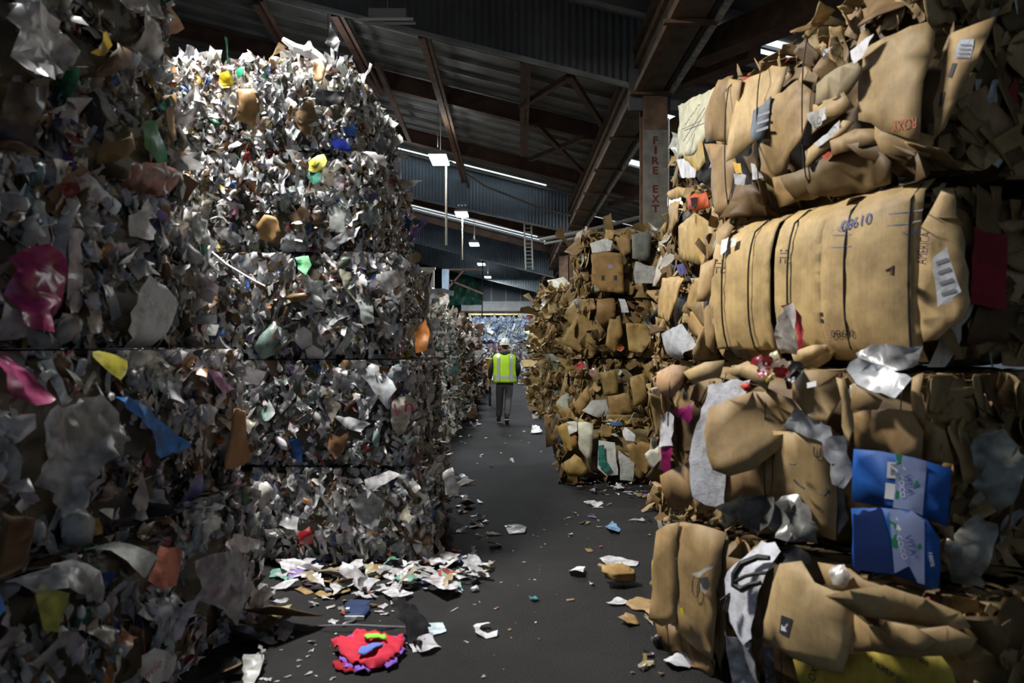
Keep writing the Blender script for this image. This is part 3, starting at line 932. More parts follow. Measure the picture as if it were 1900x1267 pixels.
M_RAIL = plain('pale yellow rail', (0.62, 0.58, 0.30), 0.5)
t = empty('guard_rail', (W(940, 583, 46).x, 46, 0)); tag(t, 'yellow guard rail below the pale gallery', 'rail')
z1 = W(0, 583, 46).z
MB().box((0, 0, z1), (4.4, 0.08, 0.09)).build('rail', M_RAIL, t)
for j in range(4): MB().box((-2.1 + 1.4 * j, 0, z1 / 2), (0.08, 0.08, z1)).build('post', M_YELLOW, t)
a, b_ = W(820, 500, 31), W(832, 500, 31)
t = MB().box((a.x + 0.14, 31, a.z / 2), (b_.x - a.x, 0.3, a.z)).box((a.x + 0.14, 30.83, a.z / 2), (0.06, 0.06, a.z)).build('steel_post', M_BLUEPAINT); tag(t, 'pale blue steel post behind the low film stacks', 'post')
t = MB().box((W(790, 0, 33).x - 0.6, 33, 2.4), (1.9, 0.12, 4.8)).box((W(790, 0, 33).x - 0.6, 33, 4.82), (2.0, 0.18, 0.08)).build('wall_panel', M_BEIGE); tag(t, 'beige panel standing left of the pale blue post', 'panel')
for a, b_ in (((822, 545), (862, 500)), ((820, 500), (895, 500)), ((835, 520), (896, 545))):
    t = MB().bar(W(*a, 31.5), W(*b_, 31.5), 0.07, 0.07).build('brace_bar', M_STEEL)
    tag(t, {545: 'rising dark brace bar from the blue post', 500: 'level dark bar at the head of the blue post', 520: 'falling dark bar before the green tarpaulin'}[a[1]], 'bar')
m = MB()
rg = np.random.default_rng(5)
vs, fs = [], []
for i in range(11):
    for j in range(7):
        p = W(832 + 6.2 * i, 566 - 9.5 * j * (0.35 + 0.65 * math.sin(math.pi * (i + 1) / 12)), 50)
        vs.append((p.x, 50 + 0.35 * math.sin(i * 1.3) * math.cos(j) + rg.normal(0, .05), p.z))
for i in range(10):
    for j in range(6):
        a = i * 7 + j; fs.append((a, a + 1, a + 8, a + 7))
t = m.add(vs, fs).build('tarpaulin', M_GREEN, smooth=True); tag(t, 'green tarpaulin heaped at the far end by the gallery', 'tarpaulin')

# small plant beside the aisle
p = fl(909, 752)
t = empty('tipping_hopper', (p.x, p.y, 0)); tag(t, 'yellow tapered hopper beyond the walking person', 'hopper')
f_ = p.y / FPX
ring = lambda s, z: [Vector((sx * s, sy * 0.25, z)) for sx, sy in ((-1, -1), (1, -1), (1, 1), (-1, 1))]
za, zb = CAM_Z + (640 - 716) * f_, CAM_Z + (640 - 666) * f_
MB().loft([ring(0.03, za), ring(0.10, zb)]).build('hopper_body', M_YELLOW, t)
MB().box((0, 0, zb), (0.24, 0.54, 0.04)).build('rim', M_YELLOW, t)
MB().box((0, 0, za / 2), (0.06, 0.3, za)).build('leg', M_DARK, t)
p = fl(976, 694)
bm = bmesh.new(); bmesh.ops.create_icosphere(bm, subdivisions=3, radius=0.24)
rg = np.random.default_rng(8)
for v in bm.verts:
    v.co = Vector((v.co.x * 1.1, v.co.y, v.co.z * 1.1)) * (1 + 0.08 * math.sin(9 * v.co.x + 7 * v.co.z) + rg.normal(0, .03)); v.co.z += 0.27; v.co.z = max(v.co.z, 0)
me = bpy.data.meshes.new('filled_bag'); bm.to_mesh(me); bm.free(); me.materials.append(M_PURPLE)
t = link('filled_bag', me); t.location = p
tag(t, 'violet filled bag on the floor before the far cross row', 'bag')
for j, (px, py, s) in enumerate(((964, 668, 0.9), (958, 650, 0.8))):
    pass

# ------------------------------------------------------------------ the stacks of bales
def stack_levels(zs): return list(zip(zs[:-1], zs[1:]))
def by_pixel(bales, pts):
    """the bale of a stack whose front the outline falls on"""
    cx = sum(p[0] for p in pts) / len(pts); cy = sum(p[1] for p in pts) / len(pts)
    best, bd = bales[0], 1e9
    for b in bales:
        x, z = b.plane(cx, cy, 0.05)
        d = max(0 - z, z - b.H, 0)
        if d < bd: best, bd = b, d
    return best

WHITE, GREYW, BROWN = (0.64, 0.65, 0.67), (0.42, 0.43, 0.45), (0.23, 0.14, 0.075)

# --- near stack on the left, its long faces along the aisle
L1 = []
zs = [0, 0.82, 1.63, 2.45, 3.27, 4.08]
xs = [-1.55, -1.66, -1.86, -2.02, -2.10]
for i, (z0, z1) in enumerate(stack_levels(zs)):
    b = Bale('plastic_bale', 'mixed plastic bale, %s in the dark stack closest to the camera' % ['lowest', 'second up', 'third up', 'fourth up', 'topmost'][i],
             'bale', 'plastic bales in the closest stack', (xs[i] - 0.30, 2.35), (xs[i], 4.85), z0, z1, 1.25, 100 + i, 0.06)
    b.fit = True; b.open_top = i == 4
    L1.append(b)
def f1(name, pts, col, **k):
    k.setdefault('off', 0.10); k.setdefault('amp', 0.03); k.setdefault('spacing', 0.05); k.setdefault('rough', 0.3 if k.get('thick') else 0.8)
    return by_pixel(L1, pts).sheet(name, pts, col, **k)
f1('plastic_bag', [(22, 478), (75, 452), (104, 480), (108, 540), (98, 592), (58, 618), (2, 600), (8, 520)], (0.50, 0.055, 0.20), amp=0.06, ncrease=4, label='crumpled bright pink bag')
f1('plastic_bag', [(-12, 610), (28, 640), (48, 660), (68, 740), (30, 752), (-10, 720)], (0.52, 0.07, 0.23), amp=0.04, ncrease=4, label='pink bag hanging flat')
f1('plastic_tub', [(-20, 560), (20, 575), (44, 600), (40, 625), (0, 632), (-20, 620)], (0.55, 0.58, 0.63), amp=0.015, label='pale round tub lid')
f1('plastic_film', [(188, 735), (235, 742), (282, 780), (332, 832), (280, 850), (262, 842), (268, 800), (230, 775)], (0.03, 0.20, 0.62), amp=0.03, label='torn blue film')
f1('paper_plate', [(228, 580), (243, 545), (265, 510), (290, 530), (312, 565), (304, 600), (290, 640), (262, 658), (240, 640), (224, 614)], (0.62, 0.66, 0.70), amp=0.015, label='white paper plate')
f1('plastic_bag', [(246, 226), (268, 224), (282, 255), (300, 300), (278, 303), (256, 275)], (0.02, 0.22, 0.09), amp=0.02, label='green bag corner')
f1('plastic_bag', [(262, 205), (300, 180), (316, 165), (312, 190), (285, 205)], (0.012, 0.09, 0.06), amp=0.02, label='dark green bag edge')
f1('plastic_bag', [(215, 305), (300, 300), (322, 318), (326, 345), (290, 372), (255, 362), (220, 330)], (0.34, 0.17, 0.15), amp=0.04, label='dusty pink bag')
f1('cardboard_scrap', [(412, 758), (438, 762), (446, 790), (460, 850), (428, 868), (408, 872), (414, 820)], (0.30, 0.17, 0.085), thick=0.006, amp=0.01, label='torn brown cardboard flap')
f1('plastic_film', [(373, 683), (398, 690), (408, 712), (426, 722), (402, 730), (388, 720)], (0.62, 0.30, 0.55), amp=0.02, label='light pink film scrap')
f1('plastic_bag', [(186, 662), (208, 648), (233, 670), (224, 684), (204, 705), (190, 690)], (0.50, 0.45, 0.05), amp=0.015, label='yellow bag scrap')
f1('plastic_bag', [(152, 98), (180, 62), (205, 40), (192, 85), (172, 104)], (0.48, 0.34, 0.03), amp=0.02, label='yellow bag edge')
f1('plastic_tub', [(288, 1012), (322, 1018), (318, 1050), (304, 1085), (280, 1092), (252, 1076), (270, 1050)], (0.42, 0.12, 0.06), amp=0.012, label='flattened red tub')
f1('plastic_tub', [(196, 990), (215, 985), (290, 1040), (280, 1060), (252, 1072), (225, 1040)], (0.50, 0.55, 0.52), amp=0.01, label='white side of the red tub')
f1('plastic_bag', [(62, 1105), (80, 1082), (112, 1100), (105, 1130), (86, 1172), (62, 1168)], (0.42, 0.46, 0.08), amp=0.01, label='yellow-green bag scrap')
lid = f1('plastic_lid', [(236, 1215), (262, 1200), (285, 1206), (308, 1218), (310, 1245), (296, 1264), (262, 1268), (240, 1250)], (0.58, 0.60, 0.62), amp=0.008, label='white round lid with red lettering')
by_pixel(L1, [(275, 1238)]).text('nvie', 262, 1240, 17, M_REDINK, 8, 0.125, width_px=30)
f1('plastic_bag', [(346, 880), (368, 890), (372, 910), (356, 962), (340, 970), (326, 962), (335, 915)], (0.06, 0.05, 0.26), amp=0.02, label='dark violet wrapper')
f1('cardboard_scrap', [(180, 110), (205, 80), (235, 95), (228, 120), (180, 140), (160, 140)], (0.16, 0.09, 0.05), thick=0.006, amp=0.02)
f1('cardboard_scrap', [(290, 180), (312, 175), (316, 260), (300, 270), (292, 230)], (0.30, 0.19, 0.09), thick=0.006, amp=0.01)
f1('cardboard_scrap', [(178, 270), (222, 245), (235, 250), (215, 290), (185, 305)], (0.25, 0.17, 0.09), thick=0.006, amp=0.03)
f1('plastic_bag', [(-20, 10), (60, -10), (100, 40), (150, 95), (120, 130), (60, 150), (-15, 130)], WHITE, amp=0.06, ncrease=4)
f1('plastic_bag', [(-10, 150), (48, 160), (58, 200), (48, 260), (30, 340), (-10, 360)], (0.018, 0.022, 0.055), amp=0.04, label='black bag with a blue sheen')  # one even blue-black tone
f1('plastic_film', [(246, 20), (285, 50), (300, 100), (308, 165), (280, 130), (258, 90)], WHITE, amp=0.04)
f1('plastic_film', [(190, -10), (240, -8), (285, 10), (295, 35), (255, 30), (215, 18)], WHITE, amp=0.03)
f1('paper_sheet', [(218, 400), (260, 390), (275, 430), (262, 445), (222, 438)], GREYW, amp=0.02)
f1('plastic_film', [(60, 760), (170, 730), (200, 800), (150, 860), (110, 960), (70, 900)], GREYW, amp=0.05, ncrease=4)
f1('plastic_bag', [(40, 1000), (120, 990), (190, 1060), (182, 1120), (120, 1090), (60, 1100)], (0.40, 0.42, 0.44), amp=0.05, ncrease=4)
f1('plastic_bag', [(360, 1040), (420, 1010), (440, 1080), (420, 1160), (370, 1110)], (0.36, 0.39, 0.42), amp=0.04, ncrease=4)
f1('plastic_film', [(395, 1010), (420, 990), (470, 1000), (465, 1018), (420, 1030)], WHITE, amp=0.02)
f1('cardboard_scrap', [(-10, 950), (40, 960), (55, 1040), (40, 1110), (-10, 1110)], (0.13, 0.075, 0.04), thick=0.006, amp=0.03)
for i_, b in enumerate(L1):
    b.open_top = i_ == 4
    b.core()
    b.packed(['front', 'right'], 560, 0.125, PLASTIC, PL_MATS, 0.55, 0.22)
    b.pieces(['front', 'right'], 98, 0.22, PLASTIC, ('film', 'film', 'strip'), 0.6, 0.18, 0.02)
    b.packed(['left', 'back', 'top'], 110, 0.24, PLASTIC, PL_LOW)

# --- tall stack behind it, its faces towards the camera
L2 = []
zs = [0, 0.73, 1.54, 2.36, 3.14, 3.86]
xr = [-0.62, -0.74, -0.86, -1.05, -1.24]
for i, (z0, z1) in enumerate(stack_levels(zs)):
    b = Bale('plastic_bale', 'white and grey film bale, %s in the tall stack facing the camera' % ['lowest', 'second up', 'third up', 'fourth up', 'brightly lit topmost'][i],
             'bale', 'plastic bales in the tall stack facing the camera', (-2.9 + 0.02 * i, 6.0 + 0.05 * i), (xr[i], 6.0 + 0.03 * i), z0, z1, 1.75, 200 + i, 0.05)
    b.fit = True; b.open_top = i == 4
    L2.append(b)
def f2(name, pts, col, **k):
    k.setdefault('off', 0.09); k.setdefault('amp', 0.025); k.setdefault('spacing', 0.04); k.setdefault('rough', 0.3 if k.get('thick') else 0.8)
    return by_pixel(L2, pts).sheet(name, pts, col, **k)
f2('plastic_bag', [(412, 140), (428, 135), (436, 150), (430, 165), (418, 168), (410, 155)], (0.62, 0.50, 0.02), label='small yellow bag')
f2('plastic_bag', [(440, 132), (455, 125), (458, 140), (445, 150)], (0.02, 0.24, 0.12), label='green bag scrap')
f2('cardboard_scrap', [(478, 420), (495, 400), (515, 405), (525, 430), (510, 452), (485, 445)], (0.34, 0.21, 0.10), thick=0.006, label='round brown cardboard lid')
f2('plastic_tub', [(572, 300), (600, 285), (608, 300), (600, 325), (575, 318)], (0.45, 0.42, 0.05), label='yellow tub')
f2('plastic_tub', [(575, 318), (600, 325), (598, 342), (585, 345), (572, 330)], (0.02, 0.18, 0.13), label='dark green base of the yellow tub')
f2('plastic_bag', [(590, 165), (612, 170), (640, 168), (632, 192), (610, 200), (588, 195)], (0.015, 0.015, 0.017), label='black bag')
f2('cardboard_scrap', [(580, 115), (596, 108), (606, 130), (600, 160), (584, 150)], (0.45, 0.29, 0.19), thick=0.006)
f2('plastic_bag', [(614, 260), (640, 258), (645, 278), (620, 285)], (0.025, 0.05, 0.42), label='deep blue bag')
f2('plastic_bag', [(635, 235), (655, 228), (656, 248), (640, 250)], (0.03, 0.12, 0.45))
f2('plastic_lid', [(548, 478), (572, 474), (580, 492), (572, 512), (556, 500)], (0.02, 0.26, 0.07), label='green lid')
f2('cardboard_scrap', [(448, 170), (475, 168), (480, 200), (470, 235), (445, 225), (452, 200)], (0.32, 0.20, 0.10), thick=0.006, amp=0.03)
pk = f2('plastic_bag', [(728, 745), (760, 728), (768, 745), (752, 800), (738, 810), (726, 780)], (0.50, 0.47, 0.40), label='cream bag with pink marks')
bb = by_pixel(L2, [(745, 765)])
M_PINKINK = plain('pink print', (0.50, 0.03, 0.12), 0.6)
bb.text('1', 735, 760, 22, M_PINKINK, 12, 0.15); bb.text('n', 758, 757, 16, M_PINKINK, -5, 0.15)
f2('plastic_film', [(678, 888), (705, 880), (720, 874), (742, 880), (722, 893), (700, 905), (685, 922)], (0.72, 0.72, 0.76), amp=0.02, label='bright white crumpled film')
f2('plastic_bag', [(556, 985), (575, 975), (586, 990), (580, 1008), (560, 1012)], (0.36, 0.02, 0.025), label='dark red bag')
f2('plastic_bag', [(540, 815), (562, 812), (566, 835), (560, 860), (545, 850)], (0.025, 0.10, 0.35), label='blue bag scrap')
f2('plastic_bag', [(765, 610), (785, 590), (795, 620), (790, 650), (770, 655)], (0.42, 0.15, 0.03), label='orange bag')
f2('plastic_bag', [(612, 800), (632, 810), (650, 800), (640, 835), (625, 850), (610, 830)], (0.22, 0.12, 0.06), amp=0.03)
f2('plastic_film', [(620, 770), (660, 775), (690, 785), (672, 800), (640, 790)], (0.68, 0.68, 0.72), amp=0.02)
f2('plastic_tub', [(552, 612), (568, 606), (582, 618), (580, 640), (562, 648), (550, 632)], (0.60, 0.60, 0.62), amp=0.02)
f2('plastic_tub', [(568, 648), (584, 640), (600, 650), (600, 668), (580, 672), (566, 664)], (0.62, 0.62, 0.64), amp=0.02)
f2('plastic_bag', [(650, 925), (690, 905), (715, 930), (700, 985), (665, 965)], (0.35, 0.37, 0.38), amp=0.03)
f2('plastic_bag', [(820, 880), (838, 870), (850, 910), (848, 925), (825, 920)], (0.62, 0.62, 0.62), amp=0.03)
f2('plastic_bag', [(600, 455), (640, 430), (670, 420), (660, 440), (620, 462)], (0.66, 0.66, 0.7), amp=0.02)
f2('plastic_film', [(700, 510), (735, 500), (745, 520), (720, 545), (705, 535)], (0.68, 0.68, 0.7), amp=0.03)
for i, b in enumerate(L2):
    b.open_top = i == 4
    b.core()
    b.packed(['front', 'right'] + (['top'] if i == 4 else []), 760 if i < 3 else 1000, 0.105 if i < 3 else 0.085, PLASTIC, PL_MATS, 0.55 if i < 3 else 0.7, 0.2 if i < 3 else 0.3)
    b.pieces(['front', 'right'] + (['top'] if i == 4 else []), 100, 0.17, PLASTIC, ('film', 'film', 'strip'), 0.5, 0.15, 0.012)
    b.packed(['left', 'back'] + ([] if i == 4 else ['top']), 90, 0.24, PLASTIC, PL_LOW)
b = L2[2]
p = [b.plane(x, y, 0.16) for x, y in ((372, 450), (420, 490), (470, 520), (492, 531))]
MB().tube([(x, -b.D / 2 - 0.16, z) for x, z in p], 0.008, 6).build('loose_strap', M_WHITEWIRE, b.root)['label'] = 'loose white strap'
b = L2[4]
p = [b.plane(x, y, 0.0) for x, y in ((517, 64), (540, 80), (575, 92), (600, 110))]
MB().tube([(x, -b.D / 2 + 0.1, z) for x, z in p], [0.02, 0.035, 0.045, 0.04], 6).build('plastic_film', M_WHITEWIRE, b.root)
p, nr = b.sample('top', 40)
p[:, 1] = -b.D / 2 + np.abs(b.rng.normal(0, 0.35, 40)); p[:, 2] += b.rng.uniform(0.0, 0.10, 40)
p[p[:, 0] > 0.1, 2] += 0.08
idx, C = pick(PLASTIC, 40, b.rng)
for i in range(40):
    V, F, O = place('film', p[i:i+1], b.rng.normal(0, 1, (1, 3)), np.array([b.rng.uniform(0, 6)]), np.array([b.rng.uniform(0.1, 0.26)]), np.array([0.8]), b.rng)
    mesh_np('plastic_film', V, F, FILM, b.root, C[i])

# --- lower rows further along the left of the aisle
n3 = ['first', 'second', 'third', 'fourth', 'fifth', 'sixth']
for c, (Y, x, pal, hs) in enumerate([(13.2, -1.16, BEIGEMIX, [0, .78, 1.55, 2.32]), (15.2, -1.10, BEIGEMIX, [0, .78, 1.55, 2.30]), (17.3, -1.04, BROWNMIX, [0, .76, 1.5, 2.2]),
                                     (19.6, -1.02, BROWNMIX, [0, .76, 1.5, 2.25]), (22.2, -1.08, WHITEMIX, [0, .76, 1.5, 2.2]), (25.2, -1.0, BROWNMIX, [0, .76, 1.5, 2.2])]):
    for i, (z0, z1) in enumerate(stack_levels(hs)):
        dx = [0.0, -0.08, -0.15][i]
        b = Bale('plastic_bale', '%s plastic film bale, %s of the %s low stack beyond the tall one' % ({id(BEIGEMIX): 'beige', id(BROWNMIX): 'dark brownish', id(WHITEMIX): 'whitish'}[id(pal)], ['bottom', 'middle', 'top'][i], n3[c]),
                 'bale', 'plastic bales in the low stacks on the left', (x + dx - 0.04, Y), (x + dx, Y + 1.62), z0, z1, 1.4, 300 + 10 * c + i, 0.06)
        b.open_top = i == 2
        b.core((0.16, 0.14, 0.11))
        if c < 2:
            b.packed(['front', 'left'], 330, 0.16, pal, {FILM: [('film', 0.7, 1.0), ('strip', 0.3, 1.3)]}, 0.9, 0.4)
            b.pieces(['front', 'left'], 26, 0.22, pal, ('card', 'film', 'strip'), 0.7, 0.3, 0.03)
        else:
            b.packed(['front', 'left'], 200, 0.2, pal, PL_LOW, 0.9, 0.4)
            b.pieces(['front', 'left'], 8, 0.26, pal, ('lowcard', 'low', 'strip'), 0.7, 0.3, 0.03)
        b.packed(['right', 'back', 'top'], 60, 0.3, pal, PL_LOW)

# --- cross row closing the far end
for c in range(3):
    for i, (z0, z1) in enumerate(stack_levels([0, 0.85, 1.75, 2.55])):
        if i == 2: z1 = 2.85
        pal = BLUEMIX if i == 2 else WHITEMIX
        b = Bale('plastic_bale', 'far %s film bale, %s level, %s column of the row closing the aisle' % ('blue-white' if i == 2 else 'white', ['bottom', 'middle', 'top'][i], ['left', 'middle', 'right'][c]),
                 'bale', 'plastic bales closing the far end of the aisle', (-2.3 + 1.62 * c, 38.0 + 0.1 * i), (-0.74 + 1.62 * c, 38.0 + 0.1 * i), z0, z1, 1.5, 380 + 10 * c + i, 0.07)
        b.open_top = i == 2
        b.core((0.3, 0.32, 0.36))
        b.packed(['front', 'left', 'right', 'top'], 130, 0.26, pal, PL_LOW, 0.9, 0.4)

# --- right of the aisle: the big cardboard stack closest to the camera
R1 = [
    Bale('cardboard_bale', 'cardboard bale with a white bag and torn flap, bottom of the front stack', 'bale', 'cardboard bales in the front stack', (0.79, 4.42), (1.76, 2.92), 0, 0.69, 1.5, 401, 0.05),
    Bale('cardboard_bale', 'cardboard bale with the blue drink carton, second up in the front stack', 'bale', 'cardboard bales in the front stack', (0.84, 4.62), (1.80, 3.25), 0.69, 1.53, 1.5, 402, 0.05),
    Bale('cardboard_bale', 'smooth clean bale of tan cardboard printed 01980, third in the front stack', 'bale', 'cardboard bales in the front stack', (1.36, 5.62), (2.00, 3.74), 1.54, 2.43, 1.3, 403, 0.10),
    Bale('cardboard_bale', 'rough cardboard bale on top of the front stack, over the clean tan bale', 'bale', 'cardboard bales in the front stack', (1.47, 5.85), (2.00, 3.74), 2.47, 3.46, 1.3, 404, 0.06)]
TAN, TAN2, TAN3, DKB = (0.39, 0.275, 0.155), (0.335, 0.228, 0.125), (0.46, 0.335, 0.20), (0.15, 0.098, 0.053)
for b in R1[:2]: b.rnd = 0.025

def cb(b, pts, col, off=0.07, amp=0.02, name='cardboard_sheet', **k):
    k.setdefault('thick', 0.006); k.setdefault('tear', 0.006); k.setdefault('spacing', 0.095); k.setdefault('rough', 1.2)
    return b.sheet(name, pts, col, off=off, amp=amp, **k)
def fm(b, pts, col, off=0.08, amp=0.03, name='plastic_film', **k):
    k.setdefault('spacing', 0.04); k.setdefault('ncrease', 4); k.setdefault('rough', 0.3 if name in ('paper_sheet', 'carrier_bag') else 0.7)
    return b.sheet(name, pts, col, off=off, amp=amp, **k)

# bottom bale
b = R1[0]
cb(b, [(1222, 985), (1240, 972), (1264, 968), (1265, 1060), (1264, 1152), (1236, 1160), (1212, 1146), (1216, 1060)], TAN2, 0.08, 0.008, ncrease=1)
cb(b, [(1264, 968), (1300, 972), (1352, 988), (1348, 1060), (1342, 1130), (1334, 1222), (1300, 1200), (1262, 1165)], TAN2, 0.07, 0.008, ncrease=1)
cb(b, [(1205, 1150), (1240, 1165), (1262, 1175), (1335, 1222), (1330, 1275), (1280, 1275), (1230, 1210)], (0.2, 0.125, 0.065), 0.05, 0.05, ncrease=4)
cb(b, [(1350, 985), (1362, 1000), (1362, 1100), (1355, 1200), (1345, 1255), (1338, 1200), (1342, 1090)], DKB, 0.03, 0.02)
wb = fm(b, [(1396, 1006), (1424, 1008), (1442, 1024), (1432, 1060), (1424, 1090), (1416, 1178), (1398, 1192), (1382, 1170), (1366, 1150), (1350, 1104), (1346, 1074), (1356, 1052), (1378, 1034)], (0.66, 0.67, 0.74), 0.13, 0.025, 'carrier_bag', label='white carrier bag with a black handle')
pts = [b.plane(x, y, 0.17) for x, y in ((1424, 1036), (1404, 1034), (1384, 1044), (1376, 1062), (1378, 1082), (1392, 1090), (1406, 1082), (1424, 1078))]
MB().tube([(x, -b.D / 2 - 0.185 - float(b.yoff(x, z)), z) for x, z in pts], [0.012, 0.016, 0.018, 0.018, 0.018, 0.016, 0.013, 0.01], 6).build('handle', M_DARK, wb)['label'] = 'black bag handle'
pts = [b.plane(x, y, 0.17) for x, y in ((1380, 1075), (1396, 1066), (1412, 1062), (1434, 1060))]
MB().tube([(x, -b.D / 2 - 0.19 - float(b.yoff(x, z)), z) for x, z in pts], 0.009, 6).build('handle', M_DARK, wb)
for k, (a, c) in enumerate([((1352, 1110), (1368, 1098)), ((1358, 1128), (1366, 1100)), ((1364, 1132), (1368, 1102))]):
    q = [b.plane(*a, 0.17), b.plane(*c, 0.17)]
    MB().tube([(x, -b.D / 2 - 0.175 - float(b.yoff(x, z)), z) for x, z in q], 0.006, 5).build('printed_stroke', M_DARKINK, wb)
fm(b, [(1432, 1018), (1458, 1012), (1490, 1030), (1496, 1048), (1462, 1050), (1440, 1042)], (0.02, 0.02, 0.023), 0.12, 0.04, 'plastic_bag', label='black bag')
fm(b, [(1360, 1165), (1385, 1182), (1416, 1186), (1422, 1275), (1366, 1275), (1364, 1220)], (0.40, 0.42, 0.45), 0.10, 0.05, label='clear crumpled film')
fm(b, [(1420, 1190), (1440, 1200), (1470, 1275), (1424, 1275)], (0.12, 0.12, 0.12), 0.08, 0.05)
cb(b, [(1420, 1070), (1445, 1050), (1448, 1110), (1430, 1170), (1418, 1180)], DKB, 0.06, 0.01)
yl = cb(b, [(1486, 1218), (1530, 1232), (1576, 1246), (1592, 1208), (1680, 1204), (1752, 1208), (1772, 1240), (1784, 1280), (1500, 1280)], (0.50, 0.40, 0.075), 0.10, 0.02, 'paper_sheet', thick=0.003, label='yellow printed sheet')
for tx, x, y, h, rt in (('LOX', 1512, 1252, 14, 70), ('2 x 24', 1632, 1232, 10, -20), ('NET WT', 1700, 1222, 9, -12), ('KEEP DRY', 1660, 1256, 11, -18)):
    b.text(tx, x, y, h, M_DARKINK, rt, 0.145, parent=yl)
fl_ = cb(b, [(1446, 1046), (1488, 1040), (1522, 1078), (1560, 1092), (1600, 1098), (1596, 1140), (1590, 1175), (1574, 1246), (1536, 1232), (1490, 1216), (1450, 1196), (1418, 1182), (1430, 1120)], TAN3, 0.20, 0.02, label='large tan cardboard flap with a black square')
def ink(b, pts, mat, off, parent=None, name='printed_mark'):
    o = b.sheet(name, pts, (0.1, 0.1, 0.1), off=off, amp=0.0, spacing=0.035, mat=mat, tear=0, keep=False, parent=parent)
    return o
ink(b, [(1446, 1142), (1474, 1148), (1466, 1182), (1444, 1174)], M_DARKINK, 0.26, fl_)
ink(b, [(1447, 1150), (1462, 1154), (1460, 1172), (1446, 1170)], M_WHITEINK, 0.265, fl_)
cb(b, [(1496, 1048), (1560, 1060), (1640, 1088), (1660, 1110), (1640, 1128), (1596, 1122), (1530, 1086)], TAN2, 0.24, 0.03)
cb(b, [(1570, 1094), (1640, 1086), (1710, 1112), (1770, 1140), (1790, 1168), (1740, 1178), (1660, 1162), (1600, 1140)], TAN, 0.27, 0.06, ncrease=4, label='crumpled tan cardboard')
cb(b, [(1586, 1140), (1660, 1165), (1760, 1160), (1812, 1186), (1800, 1208), (1720, 1214), (1630, 1206), (1584, 1210)], TAN2, 0.23, 0.03)
cb(b, [(1636, 1166), (1650, 1150), (1700, 1160), (1740, 1190), (1720, 1205), (1650, 1200)], TAN2, 0.27, 0.015, label='ribbed corrugated piece')
fm(b, [(1522, 1058), (1546, 1052), (1564, 1072), (1560, 1090), (1540, 1086)], (0.52, 0.48, 0.43), 0.29, 0.02)
cb(b, [(1780, 1140), (1830, 1150), (1850, 1200), (1830, 1230), (1790, 1200)], DKB, 0.15, 0.05, ncrease=4)
mk = b.text('1', 1297, 1085, 20, M_DARKINK, 0, 0.11)
pts = [b.plane(1297 + 7 * math.cos(a), 1085 + 21 * math.sin(a), 0.11) for a in np.linspace(0, 2 * math.pi, 21)]
MB().tube([(x, -b.D / 2 - 0.085 - float(b.yoff(x, z)), z) for x, z in pts], 0.0022, 5, False).build('printed_ring', M_DARKINK, b.root)
b.sheet('sticker', [(1272, 1126), (1277, 1124), (1281, 1138), (1276, 1140)], (0.60, 0.58, 0.02), off=0.10, amp=0, spacing=0.05, label='small yellow sticker', keep=False)
fm(b, [(1308, 1070), (1330, 1066), (1328, 1084), (1320, 1100), (1311, 1092)], (0.5, 0.5, 0.5), 0.11, 0.01, keep=False)
fm(b, [(1290, 1062), (1310, 1058), (1336, 1040), (1330, 1052), (1312, 1068)], (0.42, 0.40, 0.36), 0.12, 0.015, keep=False)
for a in ([(1200, 1045), (1208, 1030), (1210, 1085), (1204, 1098), (1199, 1090)], [(1213, 1035), (1224, 1030), (1232, 1060), (1226, 1090), (1216, 1085)]):
    cb(b, a, [(0.55, 0.42, 0.10), (0.10, 0.30, 0.32)][a[0][0] > 1205], 0.05, 0.006, 'printed_carton', thick=0.01, keep=False)
for x in (1262, 1288, 1345, 1480):
    b.wires.append(b.plane(x, 1080)[0])

# second bale
b = R1[1]
fm(b, [(1320, 714), (1360, 704), (1396, 704), (1392, 730), (1345, 768), (1332, 800), (1345, 830), (1358, 852), (1352, 938), (1318, 935), (1296, 920), (1290, 850), (1300, 800), (1318, 745)], (0.60, 0.61, 0.66), 0.08, 0.012, 'paper_sheet', label='long white paper sheet', ncrease=2)
cb(b, [(1380, 716), (1390, 708), (1400, 720), (1390, 726)], (0.55, 0.05, 0.025), 0.13, 0.004, 'label_sticker', keep=False, label='red sticker', thick=0.002)
cb(b, [(1334, 756), (1396, 726), (1430, 728), (1470, 740), (1478, 762), (1464, 800), (1446, 832), (1420, 868), (1392, 878), (1366, 866), (1352, 840), (1338, 800)], TAN2, 0.13, 0.05, ncrease=3, label='crumpled brown paper sack')
box_us = cb(b, [(1446, 798), (1480, 800), (1558, 816), (1562, 900), (1562, 1000), (1538, 992), (1500, 955), (1444, 925), (1446, 860)], TAN, 0.08, 0.006, ncrease=1, label='tan carton printed US')
b.text('US', 1527, 840, 20, M_DARKINK, -4, 0.115, parent=box_us)
# curved arrow mark
for arr in ([(1484, 888), (1492, 897), (1504, 905)], [(1532, 914), (1540, 918), (1548, 908)], [(1548, 908), (1543, 906)], [(1548, 908), (1549, 914)], [(1476, 858), (1487, 860)]):
    q = [b.plane(x, y, 0.12) for x, y in arr]
    MB().tube([(x, -b.D / 2 - 0.115 - float(b.yoff(x, z)), z) for x, z in q], 0.0045, 5).build('printed_arrow', M_DARKINK, box_us)
cb(b, [(1352, 850), (1372, 872), (1444, 840), (1446, 925), (1390, 925), (1356, 930)], (0.27, 0.17, 0.09), 0.06, 0.01)
fm(b, [(1464, 792), (1482, 752), (1520, 768), (1556, 790), (1562, 818), (1510, 812)], (0.58, 0.60, 0.64), 0.10, 0.02, label='white crumpled sheet')
fm(b, [(1538, 815), (1560, 806), (1578, 808), (1582, 840), (1590, 880), (1576, 905), (1552, 896), (1548, 860)], (0.55, 0.57, 0.60), 0.14, 0.03, label='grey-white wadded sheet')
